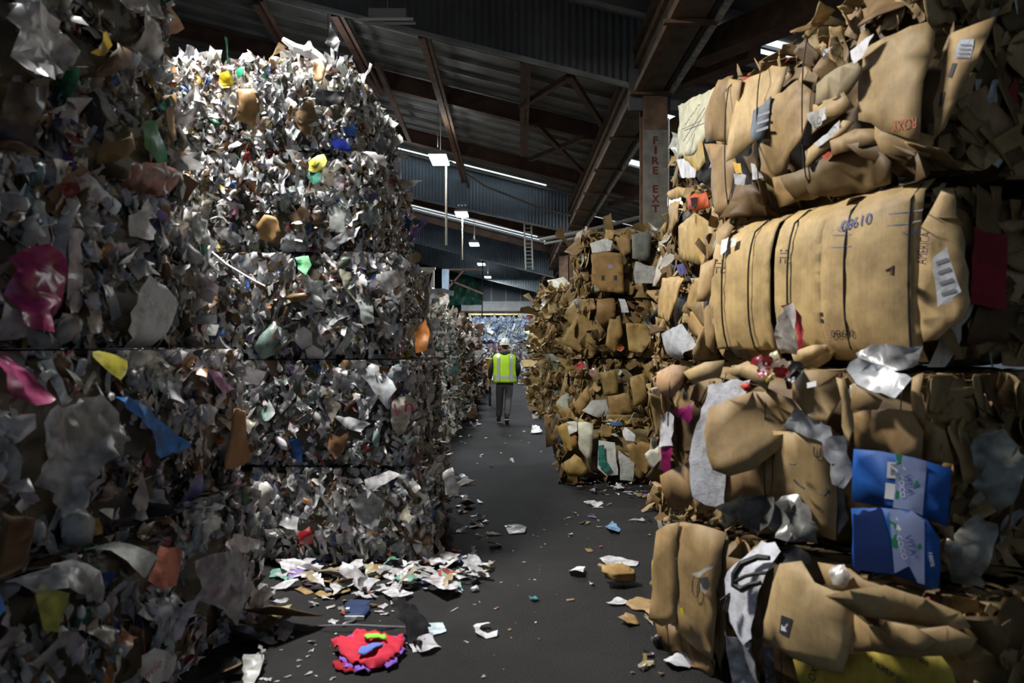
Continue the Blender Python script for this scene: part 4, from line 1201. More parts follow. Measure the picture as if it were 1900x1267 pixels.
fm(b, [(1562, 900), (1578, 905), (1580, 960), (1566, 990), (1560, 950)], (0.22, 0.22, 0.22), 0.06, 0.03)
cb(b, [(1580, 768), (1620, 758), (1700, 762), (1722, 800), (1722, 856), (1660, 846), (1588, 836)], (0.31, 0.20, 0.105), 0.08, 0.015)
cb(b, [(1466, 700), (1500, 686), (1556, 690), (1562, 740), (1548, 788), (1490, 752), (1468, 740)], TAN2, 0.09, 0.025, ncrease=3)
b.sheet('label_sticker', [(1500, 710), (1516, 706), (1519, 716), (1503, 720)], (0.62, 0.62, 0.64), off=0.16, amp=0, spacing=0.06, keep=False, label='small white label')
cb(b, [(1562, 700), (1580, 704), (1590, 790), (1582, 830), (1566, 790)], TAN3, 0.11, 0.02)
cb(b, [(1590, 712), (1640, 742), (1636, 760), (1584, 760)], (0.33, 0.22, 0.12), 0.12, 0.015)
cb(b, [(1690, 700), (1712, 690), (1722, 760), (1712, 800), (1696, 770)], TAN, 0.10, 0.03)
cb(b, [(1712, 770), (1752, 800), (1764, 862), (1724, 852)], TAN2, 0.07, 0.03)
cb(b, [(1340, 690), (1372, 670), (1400, 680), (1440, 700), (1430, 722), (1390, 705)], TAN3, 0.10, 0.03)
cb(b, [(1222, 690), (1250, 676), (1272, 680), (1268, 716), (1252, 738), (1228, 736), (1218, 712)], (0.46, 0.29, 0.19), 0.06, 0.025, label='pinkish tan cardboard flap')
cb(b, [(1272, 690), (1305, 672), (1338, 668), (1330, 700), (1290, 712)], TAN3, 0.10, 0.03)
fm(b, [(1228, 770), (1245, 762), (1262, 772), (1260, 826), (1234, 828)], (0.60, 0.60, 0.64), 0.07, 0.025, 'cloth_rag', label='white rag')
fm(b, [(1231, 822), (1256, 824), (1252, 860), (1246, 880), (1238, 870)], (0.28, 0.012, 0.11), 0.08, 0.02, 'cloth_rag', label='magenta rag')
fm(b, [(1262, 760), (1278, 755), (1292, 745), (1296, 775), (1284, 785), (1268, 772)], (0.34, 0.02, 0.16), 0.08, 0.02, 'cloth_rag')
cb(b, [(1240, 880), (1268, 862), (1292, 850), (1298, 930), (1270, 948), (1244, 940)], (0.24, 0.15, 0.075), 0.06, 0.03)
# blue drink carton, flattened
BLUE, NAVY, PALE = (0.006, 0.085, 0.46), (0.004, 0.022, 0.115), (0.23, 0.28, 0.48)
up = cb(b, [(1592, 832), (1640, 836), (1700, 848), (1763, 870), (1760, 925), (1757, 978), (1692, 946), (1640, 938), (1585, 928), (1588, 880)], BLUE, 0.15, 0.006, 'drink_carton', ncrease=1, label='flattened bright blue drink carton')
lo = cb(b, [(1585, 942), (1640, 941), (1690, 946), (1722, 965), (1742, 1000), (1738, 1104), (1700, 1082), (1660, 1066), (1584, 1058)], BLUE, 0.16, 0.006, 'drink_carton', ncrease=1, label='torn dark blue lower drink carton')
M_BLUE_P = plain('pale carton band', PALE, 0.5); M_NAVY = plain('navy carton side', NAVY, 0.5)
ink(b, [(1665, 842), (1720, 855), (1716, 910), (1712, 956), (1690, 946), (1660, 941), (1664, 890)], M_BLUE_P, 0.166, up, 'printed_band')
ink(b, [(1664, 841), (1676, 843), (1672, 880), (1670, 926), (1662, 926), (1667, 880)], M_GREENINK, 0.170, up, 'printed_leaf')
ink(b, [(1649, 856), (1670, 858), (1667, 888), (1647, 886)], M_WHITEINK, 0.170, up, 'barcode_label')
ink(b, [(1655, 860), (1666, 861), (1664, 882), (1653, 881)], M_GREYINK, 0.173, up, 'barcode')
ink(b, [(1645, 895), (1663, 898), (1661, 927), (1643, 924)], M_WHITEINK, 0.170, up, 'printed_label')
ink(b, [(1677, 850), (1688, 870), (1684, 876), (1676, 868)], M_WHITEINK, 0.171, up, 'printed_splash')
ink(b, [(1694, 896), (1702, 890), (1706, 900), (1698, 906)], M_GREENINK, 0.172, up, 'printed_leaf')
b.text('VITA', 1686, 898, 13, M_BLUEINK, -82, 0.178, parent=up, width_px=36)
b.text('COCO', 1673, 902, 10, M_WHITEINK, -82, 0.178, parent=up, width_px=40)
ink(b, [(1585, 942), (1636, 942), (1652, 1000), (1658, 1066), (1584, 1058)], M_NAVY, 0.178, lo, 'printed_side')
ink(b, [(1650, 945), (1690, 946), (1714, 966), (1712, 1086), (1700, 1082), (1686, 1050), (1658, 1064), (1656, 1000)], M_BLUE_P, 0.178, lo, 'printed_band')
ink(b, [(1648, 950), (1660, 952), (1664, 975), (1666, 1030), (1672, 1040), (1660, 1042), (1654, 1000)], M_GREENINK, 0.182, lo, 'printed_leaf')
ink(b, [(1660, 955), (1670, 970), (1672, 985), (1662, 982)], M_WHITEINK, 0.184, lo, 'printed_splash')
ink(b, [(1698, 1012), (1706, 1008), (1708, 1018), (1700, 1022)], M_GREENINK, 0.184, lo, 'printed_leaf')
b.text('VITA', 1688, 1012, 13, M_BLUEINK, -74, 0.19, parent=lo, width_px=38)
b.text('COCO', 1672, 1016, 10, M_WHITEINK, -76, 0.19, parent=lo, width_px=44)
b.text('100%', 1723, 1040, 7, M_WHITEINK, -80, 0.19, parent=lo, width_px=26)
cb(b, [(1716, 972), (1757, 980), (1756, 1008), (1744, 1000)], TAN, 0.14, 0.006, keep=False)
# films and tinsel on its upper and lower edges
fm(b, [(1562, 686), (1580, 664), (1640, 682), (1690, 702), (1672, 738), (1626, 728), (1590, 712)], (0.60, 0.62, 0.66), 0.20, 0.02, label='white padded envelope')
fm(b, [(1566, 655), (1600, 638), (1660, 640), (1702, 642), (1698, 676), (1650, 690), (1600, 670)], (0.45, 0.46, 0.48), 0.13, 0.05, label='silvery crumpled film')
for k, (x, y, c) in enumerate([(1396, 668, (0.40, .03, .05)), (1408, 678, (0.5, .45, .42)), (1420, 672, (0.42, .04, .03)), (1432, 686, (0.55, .38, .06)), (1446, 692, (0.45, .05, .04)), (1412, 690, (0.5, .03, .08)), (1440, 676, (.4, .3, .25)), (1428, 698, (.5, .34, .05))]):
    fm(b, [(x - 11, y - 4), (x - 2, y - 11), (x + 9, y - 6), (x + 11, y + 6), (x, y + 11), (x - 9, y + 7)], c, 0.22, 0.03, 'wrapping_foil', keep=False, spacing=0.02, tear=0.008)
fm(b, [(1412, 655), (1426, 650), (1436, 668), (1428, 678), (1414, 672)], (0.5, 0.46, 0.25), 0.2, 0.02, keep=False)
fm(b, [(1452, 676), (1462, 668), (1478, 672), (1482, 696), (1472, 712), (1456, 704)], (0.02, 0.02, 0.022), 0.16, 0.03, 'plastic_bag', keep=False)
for pts, c in (([(1360, 935), (1400, 915), (1440, 922), (1450, 960), (1420, 990), (1375, 975)], (0.13, 0.13, 0.125)), ([(1425, 925), (1470, 918), (1510, 935), (1535, 975), (1528, 1005), (1480, 1000), (1440, 975)], (0.20, 0.20, 0.19)),
               ([(1455, 930), (1475, 925), (1488, 960), (1482, 1005), (1468, 1000)], (0.42, 0.42, 0.42))):
    fm(b, pts, c, 0.17, 0.07, ncrease=5, label='dark translucent film')
fm(b, [(1790, 812), (1830, 800), (1880, 860), (1860, 940), (1830, 960), (1795, 900)], (0.20, 0.21, 0.18), 0.1, 0.06, label='grey film hanging at the corner')
fm(b, [(1744, 1000), (1790, 960), (1826, 980), (1818, 1060), (1790, 1110), (1752, 1090)], (0.24, 0.24, 0.21), 0.08, 0.05, label='grey wadded film')
for x in (1262, 1362, 1446, 1545, 1692):
    b.wires.append(b.plane(x, 850)[0])

# third bale: clean tan cardboard wrapped round, with straps
b = R1[2]
xw = [b.plane(x, y, 0.08)[0] for x, y in ((1358, 540), (1410, 540), (1484, 540), (1588, 540), (1690, 540))]
b.wires = xw
cuts = [1318, 1354, 1404, 1457, 1463, 1540, 1640, 1702]
z_lo = [None] * 8
def panel(x0, x1, zlo, zhi, col, off, amp=0.006, label=None):
    a, c = b.plane(x0, 540, off)[0], b.plane(x1, 540, off)[0]
    return b.sheet('cardboard_panel', [(a, zlo), (c, zlo), (c, zhi), (a, zhi)], col, off=off, amp=amp, spacing=0.06, thick=0.006, pix=False, tear=0.003, ncrease=1, rough=0.15, label=label, stiff=0)
panel(1338, 1454, 0.08, 0.89, (0.47, 0.34, 0.185), 0.060)
panel(1463, 1556, 0.08, 0.90, (0.48, 0.35, 0.19), 0.060)
pnl = panel(1548, 1706, 0.03, 0.90, (0.45, 0.325, 0.185), 0.075, label='smooth tan panel printed 01980')
cr = b.sheet('cardboard_panel', [(1700, 420), (1726, 350), (1742, 346), (1752, 420), (1764, 560), (1758, 592), (1722, 630), (1704, 634), (1696, 560)], (0.42, 0.30, 0.17), off=0.10, amp=0.02, spacing=0.07, thick=0.006, ncrease=1, stiff=0.2, label='folded corner panel with a shipping label')
sl = b.sheet('shipping_label', [(1709, 478), (1727, 456), (1744, 540), (1715, 569)], (0.68, 0.69, 0.72), off=0.150, amp=0, spacing=0.06, keep=False)
for y in (482, 500, 520, 540, 556):
    b.sheet('printed_line', [(1712 + (y - 480) * .12, y + 3), (1727 + (y - 480) * .16, y - 6), (1728 + (y - 480) * .16, y + 1), (1713 + (y - 480) * .12, y + 9)], (0.1, .1, .1), off=0.152, amp=0, spacing=0.08, mat=M_GREYINK, keep=False, parent=sl)
b.text('01980', 1594, 412, 21, M_BLUEINK, 184, 0.115, width_px=58, parent=pnl)
b.text('CO', 1569, 424, 8, M_BLUEINK, 182, 0.115, parent=pnl)
b.text('01980', 1572, 619, 14, M_DARKINK, 181, 0.115, width_px=42, parent=pnl)
b.text('CO', 1547, 624, 7, M_DARKINK, 181, 0.115, parent=pnl)
b.text('AMERICA', 1701, 460, 12, M_BLUEINK, 84, 0.12, width_px=50, parent=pnl)
b.text('FLEXX', 1682, 430, 7, M_BLUEINK, 181, 0.115, parent=pnl)
for y in (580, 592):
    ink(b, [(1537, y), (1543, y), (1543, y + 7), (1537, y + 7)], M_DARKINK, 0.105, pnl)
for x, y in ((1476, 478), (1352, 496)):
    for dx, dy, w, h in ((-5, -8, 10, 2), (-5, 0, 10, 2), (-4, 3, 2, 9), (2, 3, 2, 9), (-5, -14, 3, 4), (2, -14, 3, 4)):
        ink(b, [(x + dx, y + dy), (x + dx + w, y + dy), (x + dx + w, y + dy + h), (x + dx, y + dy + h)], M_DARKINK, 0.09, None)
ink(b, [(1349, 446), (1361, 440), (1366, 464), (1352, 474)], M_WHITEINK, 0.09, None, 'label_sticker')
ink(b, [(1371, 444), (1381, 440), (1383, 456), (1373, 460)], M_PALE, 0.09, None, 'label_sticker')
for y0, y1 in ((422, 427), (444, 446)):
    ink(b, [(1556, y0 + 14), (1590, y0 + 12), (1590, y0 + 14), (1556, y0 + 16)], M_GREYINK, 0.113, pnl, 'printed_line')
    ink(b, [(1650, y0 - 26), (1706, y0 - 36), (1706, y0 - 34), (1650, y0 - 24)], M_GREYINK, 0.113, pnl, 'printed_line')
ho = b.plane(1671, 501, 0.1)
MB().tube([(ho[0] - 0.02, -b.D / 2 - 0.125 - float(b.yoff(*ho)), ho[1]), (ho[0] + 0.02, -b.D / 2 - 0.13 - float(b.yoff(*ho)), ho[1] + 0.008), (ho[0] + 0.015, -b.D / 2 - 0.13 - float(b.yoff(*ho)), ho[1] - 0.03)], 0.012, 6).build('torn_hole_edge', M_RUST, b.root)
cb(b, [(1310, 492), (1344, 480), (1342, 525), (1326, 560), (1308, 560)], (0.38, 0.26, 0.14), 0.07, 0.012)
cb(b, [(1306, 560), (1340, 545), (1344, 600), (1338, 655), (1318, 640)], (0.36, 0.24, 0.13), 0.06, 0.02)
cb(b, [(1338, 430), (1356, 412), (1368, 420), (1352, 470), (1336, 490)], (0.36, 0.25, 0.14), 0.07, 0.02)
gb = fm(b, [(1456, 622), (1466, 600), (1482, 566), (1492, 590), (1496, 640), (1484, 658), (1456, 656)], (0.42, 0.41, 0.40), 0.18, 0.02, 'snack_bag', label='grey part of a torn red snack bag', keep=False)
fm(b, [(1483, 568), (1498, 562), (1514, 588), (1512, 640), (1498, 650), (1496, 615)], (0.42, 0.03, 0.05), 0.185, 0.02, 'snack_bag', label='red part of the torn snack bag', keep=False)
fm(b, [(1484, 570), (1498, 562), (1505, 580), (1496, 612)], (0.62, 0.60, 0.60), 0.205, 0.01, 'snack_bag', keep=False)
for pts, c, o in (([(1330, 660), (1362, 622), (1382, 620), (1420, 668), (1400, 690), (1350, 690)], (0.21, 0.135, 0.06), 0.03), ([(1384, 622), (1450, 622), (1455, 668), (1420, 690), (1392, 660)], (0.24, 0.155, 0.07), 0.04),
                  ([(1500, 640), (1540, 632), (1560, 640), (1548, 668), (1520, 690), (1500, 672)], TAN, 0.08), ([(1478, 655), (1512, 640), (1548, 640), (1510, 668), (1488, 680)], TAN3, 0.10)):
    cb(b, pts, c, o, 0.03, keep=False)
for x in xw:
    b.wire(x, 0.0055, 0.085, 0.02)

# top bale
b = R1[3]
rx = cb(b, [(1604, 100), (1648, 70), (1716, 40), (1728, 60), (1716, 150), (1712, 262), (1670, 250), (1604, 224), (1600, 160)], (0.40, 0.285, 0.165), 0.10, 0.02, label='large smooth tan sheet printed in red')
b.text('ROXY', 1670, 230, 20, M_REDINK, 172, 0.15, width_px=44, parent=rx)
hf = cb(b, [(1738, 58), (1770, 40), (1806, 26), (1792, 62), (1772, 112), (1746, 178), (1730, 235), (1714, 258), (1712, 190), (1726, 110)], (0.44, 0.30, 0.165), 0.11, 0.003, stiff=0.0, ncrease=0, rough=0.3, label='tan carton flap with a white label')
hl = b.sheet('label_sticker', [(1748, 70), (1770, 68), (1762, 106), (1741, 106)], (0.52, 0.57, 0.64), off=0.115, amp=0, spacing=0.04, keep=False, parent=hf)
for y in (78, 86, 94, 101):
    ink(b, [(1750 - (y - 75) * .2, y), (1765 - (y - 75) * .2, y), (1765 - (y - 75) * .2, y + 3), (1750 - (y - 75) * .2, y + 3)], M_GREYINK, 0.117, hl, 'printed_line')
ink(b, [(1738, 114), (1744, 114), (1736, 142), (1731, 140)], M_DARKINK, 0.115, hf, 'handle_slot')
ink(b, [(1722, 168), (1728, 168), (1724, 196), (1719, 196)], M_DARKINK, 0.115, hf, 'handle_slot')
cb(b, [(1386, 152), (1440, 122), (1472, 124), (1454, 190), (1440, 236), (1396, 288), (1370, 302), (1376, 220)], TAN3, 0.09, 0.015)
lb = cb(b, [(1412, 206), (1446, 180), (1441, 222), (1432, 262), (1409, 256)], (0.14, 0.17, 0.25), 0.13, 0.008, label='faded blue printed flap', keep=False)
for y in (214, 228, 242):
    ink(b, [(1416, y), (1438, y - 8), (1438, y - 3), (1416, y + 5)], M_GREYINK, 0.15, lb, 'printed_line')
cb(b, [(1452, 180), (1500, 150), (1530, 176), (1520, 262), (1470, 300), (1430, 350), (1416, 330), (1440, 250)], TAN2, 0.09, 0.03, ncrease=3)
cb(b, [(1530, 158), (1570, 128), (1612, 110), (1614, 142), (1590, 176), (1532, 196)], (0.30, 0.24, 0.165), 0.12, 0.02)
cb(b, [(1528, 196), (1586, 172), (1600, 200), (1560, 224), (1520, 250)], TAN, 0.11, 0.02)
fm(b, [(1590, 96), (1632, 64), (1614, 108), (1600, 120)], (0.66, 0.66, 0.68), 0.14, 0.008, 'paper_sheet', label='white paper triangle')
fm(b, [(1526, 268), (1576, 224), (1572, 242), (1534, 274)], (0.66, 0.66, 0.66), 0.13, 0.006, 'paper_sheet', label='white paper strip')
cb(b, [(1510, 282), (1578, 224), (1596, 226), (1560, 268), (1514, 312)], TAN3, 0.11, 0.012)
cb(b, [(1520, 300), (1600, 240), (1648, 244), (1640, 268), (1560, 290), (1516, 330)], TAN2, 0.10, 0.03)
cb(b, [(1636, 226), (1712, 252), (1712, 290), (1650, 285)], TAN, 0.08, 0.03)
cb(b, [(1318, 210), (1332, 148), (1364, 140), (1356, 200), (1352, 262), (1314, 264)], (0.24, 0.16, 0.085), 0.10, 0.012)
cb(b, [(1360, 146), (1390, 150), (1382, 205), (1370, 262), (1354, 262)], TAN, 0.09, 0.012)
cb(b, [(1318, 268), (1354, 266), (1372, 300), (1364, 400), (1336, 396), (1326, 330)], (0.27, 0.175, 0.095), 0.06, 0.03)
cb(b, [(1372, 340), (1440, 335), (1446, 375), (1420, 398), (1366, 405)], (0.145, 0.09, 0.045), 0.09, 0.05, ncrease=4)
cb(b, [(1446, 330), (1478, 322), (1484, 372), (1452, 385)], (0.30, 0.19, 0.095), 0.08, 0.02)
cb(b, [(1480, 330), (1560, 282), (1620, 268), (1660, 300), (1640, 340), (1560, 358), (1490, 372)], (0.15, 0.10, 0.05), 0.10, 0.06, ncrease=4, label='dark damp crumpled cardboard')
cb(b, [(1600, 270), (1660, 268), (1726, 290), (1722, 330), (1660, 345)], (0.13, 0.085, 0.045), 0.09, 0.06, ncrease=4)
fm(b, [(1372, 300), (1388, 304), (1393, 324), (1378, 322)], (0.55, 0.33, 0.03), 0.13, 0.006, 'paper_sheet', keep=False, label='orange paper scrap')
fm(b, [(1374, 322), (1398, 326), (1394, 346), (1376, 342)], (0.34, 0.34, 0.35), 0.14, 0.01, 'paper_sheet', keep=False, label='newsprint scrap')
fm(b, [(1408, 304), (1418, 306), (1428, 330), (1408, 334)], (0.62, 0.62, 0.64), 0.12, 0.01, 'paper_sheet', keep=False)
fm(b, [(1512, 212), (1555, 200), (1556, 222), (1520, 245)], (0.46, 0.45, 0.43), 0.14, 0.02, keep=False)
b.text('EO', 1534, 228, 13, M_DARKINK, 20, 0.19)
fm(b, [(1534, 290), (1560, 284), (1545, 300)], (0.45, 0.07, 0.03), 0.15, 0.01, keep=False)
fm(b, [(1542, 92), (1558, 86), (1552, 110), (1540, 112)], (0.55, 0.55, 0.58), 0.13, 0.02, keep=False)
b.wires = [b.plane(x, 250)[0] for x in (1366, 1428, 1514)]
for x, y in ((1366, 330), (1428, 320), (1514, 300)):
    b.wire(b.plane(x, y, 0.1)[0], 0.004, 0.13, 0.04)
# loose things standing on its top
r = b.rng
for k in range(46):
    u = r.uniform(-0.98, 0.6); V, F, O = place('card', np.array([[u, -b.D / 2 + 0.05 + abs(r.normal(0, 0.3)), b.H + r.uniform(-0.02, 0.10) * (1 + (abs(u) < .4))]]), r.normal(0, 1, (1, 3)) * np.array([[1, 1, 1.6]]),
                    np.array([r.uniform(0, 6)]), np.array([r.uniform(0.14, 0.32)]), np.array([0.7]), r)
    mesh_np('cardboard_sheet', V, F, CARD, b.root, pick(CARDMIX[:5], 1, r)[1][0])
fm(b, [(1453, 108), (1464, 104), (1460, 118), (1450, 120)], (0.6, 0.10, 0.12), 0.0, 0.01, 'paper_sheet', keep=False)

for i, b in enumerate(R1):
    b.open_top = i == 3
    b.core((0.15, 0.10, 0.055))
    dens = [110, 110, 26, 110][i]
    if i == 2:
        b.packed(['front'], 24, 0.14, CARDMIX, CB_MATS, 0.5, 0.2); b.packed(['right', 'left'], 110, 0.16, CARDMIX, CB_MATS, 0.6, 0.3); b.packed(['top'], 60, 0.2, CARDMIX, CB_MATS, 0.3, 0.0)
        b.pieces(['right'], 40, 0.34, CARDMIX[:5], ('card', 'film', 'strip'), 0.3, 0.08, 0.02)
    else:
        b.packed(['front', 'right', 'left'], dens, 0.16, CARDMIX, CB_MATS, 0.6, 0.35)
        b.packed(['top'], dens, 0.15, CARDMIX, CB_MATS, 0.2, 0.0)
        b.pieces(['front', 'right'], 75, 0.28, CARDMIX, ('card', 'film', 'strip'), 0.36, 0.12, 0.02)
        if i < 2:
            for x in b.wires: b.wire(x, 0.003, 0.085, 0.02)
    b.packed(['back'], 40, 0.4, CARDMIX, CB_LOW)
b = R1[2]   # red printed box end on the near face
x0 = b.L / 2 + 0.09
V, F = cdt_sheet([(0.10, 0.30), (0.32, 0.28), (0.33, 0.62), (0.12, 0.66)], 0.08, b.rng, 0.004)
mesh_np('cardboard_sheet', np.column_stack([np.full(len(V), x0), V[:, 0] - b.D / 2, V[:, 1]]), F, CARD, b.root, np.array((0.24, 0.015, 0.03)))['label'] = 'red printed carton end'

# --- second cardboard stack, just beyond
R1B = []
for i, (z0, z1) in enumerate(stack_levels([0, 0.78, 1.52, 2.2, 2.98, 3.72])):
    xo = [0, 0, 0.02, 0.12, 0.24][i]
    R1B.append(Bale('cardboard_bale', 'cardboard bale, %s in the narrow stack just behind the front stack' % ['lowest', 'second up', 'third up', 'fourth up', 'topmost with a white panel'][i],
               'bale', 'cardboard bales in the narrow stack', (1.43 + xo, 8.0), (1.50 + xo, 6.42), z0, z1, 1.3, 430 + i, 0.04))
def f4(pts, col, off=0.08, amp=0.015, name='cardboard_sheet', **k):
    k.setdefault('thick', 0.006 if name.startswith('card') else 0); k.setdefault('spacing', 0.07)
    return by_pixel(R1B, pts).sheet(name, pts, col, off=off, amp=amp, **k)
wp = f4([(1258, 196), (1290, 178), (1326, 160), (1322, 236), (1306, 268), (1290, 286), (1266, 290), (1262, 240)], (0.56, 0.56, 0.50), 0.10, 0.006, 'cardboard_sheet', label='white printed cardboard panel')
bb = by_pixel(R1B, [(1290, 230)])
bb.text('METCO', 1280, 213, 6, M_DARKINK, 12, 0.13, width_px=22, parent=wp)
for a, c in (((1275, 240), (1312, 224)), ((1280, 262), (1316, 200)), ((1296, 275), (1290, 205))):
    q = [bb.plane(*a, 0.1), bb.plane(*c, 0.1)]
    MB().tube([(x, -bb.D / 2 - 0.122 - float(bb.yoff(x, z)), z) for x, z in q], 0.0035, 4).build('crease', M_GREYINK, wp)
f4([(1278, 285), (1312, 262), (1320, 300), (1292, 332), (1276, 310)], (0.42, 0.31, 0.12), 0.08)
f4([(1262, 296), (1276, 294), (1300, 316), (1296, 330), (1272, 330)], (0.58, 0.58, 0.60), 0.10, 0.01, 'paper_sheet')
f4([(1236, 360), (1262, 346), (1274, 348), (1272, 366), (1250, 372)], (0.48, 0.33, 0.15), 0.09)
f4([(1240, 378), (1266, 372), (1264, 410), (1250, 430)], (0.38, 0.26, 0.12), 0.09)
f4([(1276, 364), (1304, 356), (1310, 384), (1292, 392), (1278, 386)], (0.42, 0.07, 0.02), 0.12, 0.008, 'cardboard_sheet', label='orange-red printed piece')
f4([(1284, 368), (1292, 366), (1294, 384), (1286, 384)], (0.05, 0.03, 0.03), 0.14, 0.002, 'printed_mark')
f4([(1262, 420), (1290, 395), (1322, 420), (1340, 440), (1330, 480), (1300, 492), (1264, 480)], (0.42, 0.29, 0.125), 0.10, 0.02, label='square tan carton side')
f4([(1326, 404), (1342, 414), (1340, 424), (1324, 418)], (0.06, 0.34, 0.09), 0.13, 0.004, 'label_sticker', label='green label')
f4([(1258, 490), (1276, 488), (1278, 506), (1262, 510)], (0.14, 0.14, 0.42), 0.14, 0.02, 'plastic_bag', label='violet bag scrap')
f4([(1228, 516), (1256, 512), (1272, 518), (1262, 560), (1246, 598), (1226, 588)], (0.46, 0.31, 0.14), 0.09, 0.01)
f4([(1276, 516), (1300, 510), (1312, 560), (1300, 590), (1270, 570)], (0.36, 0.235, 0.11), 0.10, 0.03)
f4([(1236, 620), (1268, 600), (1276, 640), (1262, 664), (1246, 670), (1238, 650)], (0.52, 0.54, 0.57), 0.12, 0.02, 'paper_sheet', label='grey-white paper sheet')
f4([(1268, 578), (1300, 570), (1310, 610), (1290, 640), (1268, 610)], (0.40, 0.26, 0.13), 0.09, 0.03)
for b in R1B:
    b.open_top = b is R1B[-1]
    b.core((0.15, 0.10, 0.05))
    b.packed(['front', 'left', 'top', 'right'], 130, 0.17, CARDMIX, CB_MATS, 0.7, 0.4)
    b.pieces(['front', 'left'], 34, 0.25, OLIVEMIX, ('card', 'film', 'strip'), 0.5, 0.25, 0.04)

# --- third cardboard stack, facing the camera
R2 = []
for i, (z0, z1) in enumerate(stack_levels([0, 0.72, 1.48, 2.24, 3.04])):
    a = [(0.62, 9.5), (0.84, 10.0), (0.88, 10.02), (0.90, 10.05)][i]
    R2.append(Bale('cardboard_bale', 'olive-brown cardboard bale, %s in the stack before the lettered column' % ['lowest and jutting out', 'second up', 'third up', 'topmost'][i],
              'bale', 'cardboard bales by the column', a, (a[0] + 1.75, a[1]), z0, z1, 1.3, 440 + i, 0.05))
for b in R2 + R1B: b.fit = True; b.open_top = b in (R2[0], R2[-1], R1B[-1])
def f5(pts, col, off=0.08, amp=0.015, name='cardboard_sheet', **k):
    k.setdefault('thick', 0.006 if name.startswith('card') else 0); k.setdefault('spacing', 0.07)
    return by_pixel(R2, pts).sheet(name, pts, col, off=off, amp=amp, **k)
bx = f5([(1096, 472), (1124, 468), (1154, 470), (1156, 510), (1158, 545), (1114, 540), (1098, 525)], (0.27, 0.165, 0.07), 0.12, 0.008, label='square brown carton side with black marks')
for x in (1116, 1139):
    b = by_pixel(R2, [(1130, 505)]); ink(b, [(x, 511), (x + 6, 511), (x + 6, 520), (x, 520)], M_DARKINK, 0.16, bx)
ink(b, [(1128, 491), (1137, 491), (1137, 498), (1128, 498)], M_GREYINK, 0.16, bx)
f5([(1094, 452), (1124, 442), (1136, 448), (1132, 466), (1098, 470)], (0.48, 0.50, 0.48), 0.10, 0.01, 'paper_sheet')
f5([(1172, 436), (1204, 428), (1210, 432), (1204, 486), (1172, 480)], (0.17, 0.185, 0.20), 0.10, 0.006, 'cardboard_sheet', label='grey board')
np_ = f5([(1178, 486), (1204, 494), (1228, 500), (1226, 526), (1178, 526), (1174, 505)], (0.46, 0.46, 0.42), 0.14, 0.008, 'paper_sheet', label='printed newspaper page')
f5([(1140, 440), (1168, 432), (1170, 470), (1154, 478)], (0.26, 0.165, 0.08), 0.08)
f5([(1148, 552), (1160, 550), (1166, 580), (1152, 580)], (0.46, 0.47, 0.46), 0.09, 0.01, 'paper_sheet')
f5([(1108, 555), (1140, 552), (1142, 590), (1120, 610), (1104, 590)], (0.24, 0.15, 0.065), 0.08, 0.03)
f5([(1130, 590), (1150, 585), (1156, 620), (1140, 655), (1122, 640)], (0.26, 0.17, 0.07), 0.09, 0.03)
f5([(1160, 600), (1196, 600), (1210, 630), (1190, 655), (1165, 650)], (0.33, 0.225, 0.09), 0.09, 0.03)
f5([(1212, 600), (1232, 595), (1244, 660), (1226, 668)], (0.30, 0.19, 0.08), 0.10, 0.03)
for x, y, c in ((1077, 678, (.5, .06, .07)), (1100, 690, (.45, .26, .25)), (1150, 645, (.45, .12, .03)), (1185, 655, (.55, .53, .45))):
    f5([(x - 7, y - 4), (x + 2, y - 8), (x + 8, y), (x + 2, y + 7), (x - 6, y + 5)], c, 0.12, 0.02, 'plastic_film', spacing=0.03)
f5([(1112, 690), (1142, 684), (1148, 730), (1120, 735)], (0.25, 0.18, 0.075), 0.09)
f5([(1128, 735), (1165, 728), (1176, 770), (1130, 775)], (0.26, 0.165, 0.07), 0.10)
f5([(1168, 700), (1196, 690), (1200, 745), (1175, 755)], (0.35, 0.235, 0.10), 0.10)
f5([(1080, 762), (1098, 742), (1124, 740), (1132, 770), (1110, 775)], (0.46, 0.46, 0.43), 0.12, 0.03, 'paper_sheet', label='crumpled white paper')
f5([(1064, 750), (1090, 715), (1096, 740), (1078, 775)], (0.32, 0.21, 0.095), 0.10)
f5([(1204, 762), (1212, 760), (1212, 778), (1203, 776)], (0.55, 0.08, 0.03), 0.12, 0.005, 'plastic_film')
f5([(1134, 784), (1156, 784), (1155, 790), (1135, 790)], (0.03, 0.12, 0.28), 0.14, 0.01, 'plastic_film')
f5([(1034, 792), (1052, 784), (1066, 790), (1072, 830), (1056, 838), (1042, 815)], (0.36, 0.25, 0.08), 0.10)
w5 = f5([(1072, 784), (1086, 782), (1101, 786), (1099, 820), (1097, 858), (1088, 850), (1074, 832)], (0.56, 0.57, 0.55), 0.13, 0.008, 'cardboard_sheet', label='white printed carton sleeve')
b = by_pixel(R2, [(1085, 815)]); b.text('HJ', 1066, 815, 8, M_REDINK, 85, 0.16, width_px=14, parent=w5)
f5([(1052, 784), (1072, 782), (1070, 800), (1056, 806)], (0.48, 0.48, 0.45), 0.12, 0.008, 'paper_sheet')
f5([(1110, 816), (1140, 820), (1146, 880), (1124, 882), (1108, 868)], (0.52, 0.53, 0.50), 0.12, 0.012, 'paper_sheet', label='white sheet with a teal print')
f5([(1109, 826), (1120, 824), (1122, 850), (1134, 868), (1124, 876), (1110, 862)], (0.04, 0.20, 0.15), 0.15, 0.004, 'printed_mark')
f5([(1146, 834), (1176, 858), (1174, 892), (1150, 890)], (0.52, 0.54, 0.50), 0.12, 0.008, 'paper_sheet')
f5([(1154, 800), (1160, 792), (1178, 806), (1176, 818), (1160, 816)], (0.56, 0.56, 0.56), 0.13, 0.01, 'paper_sheet')
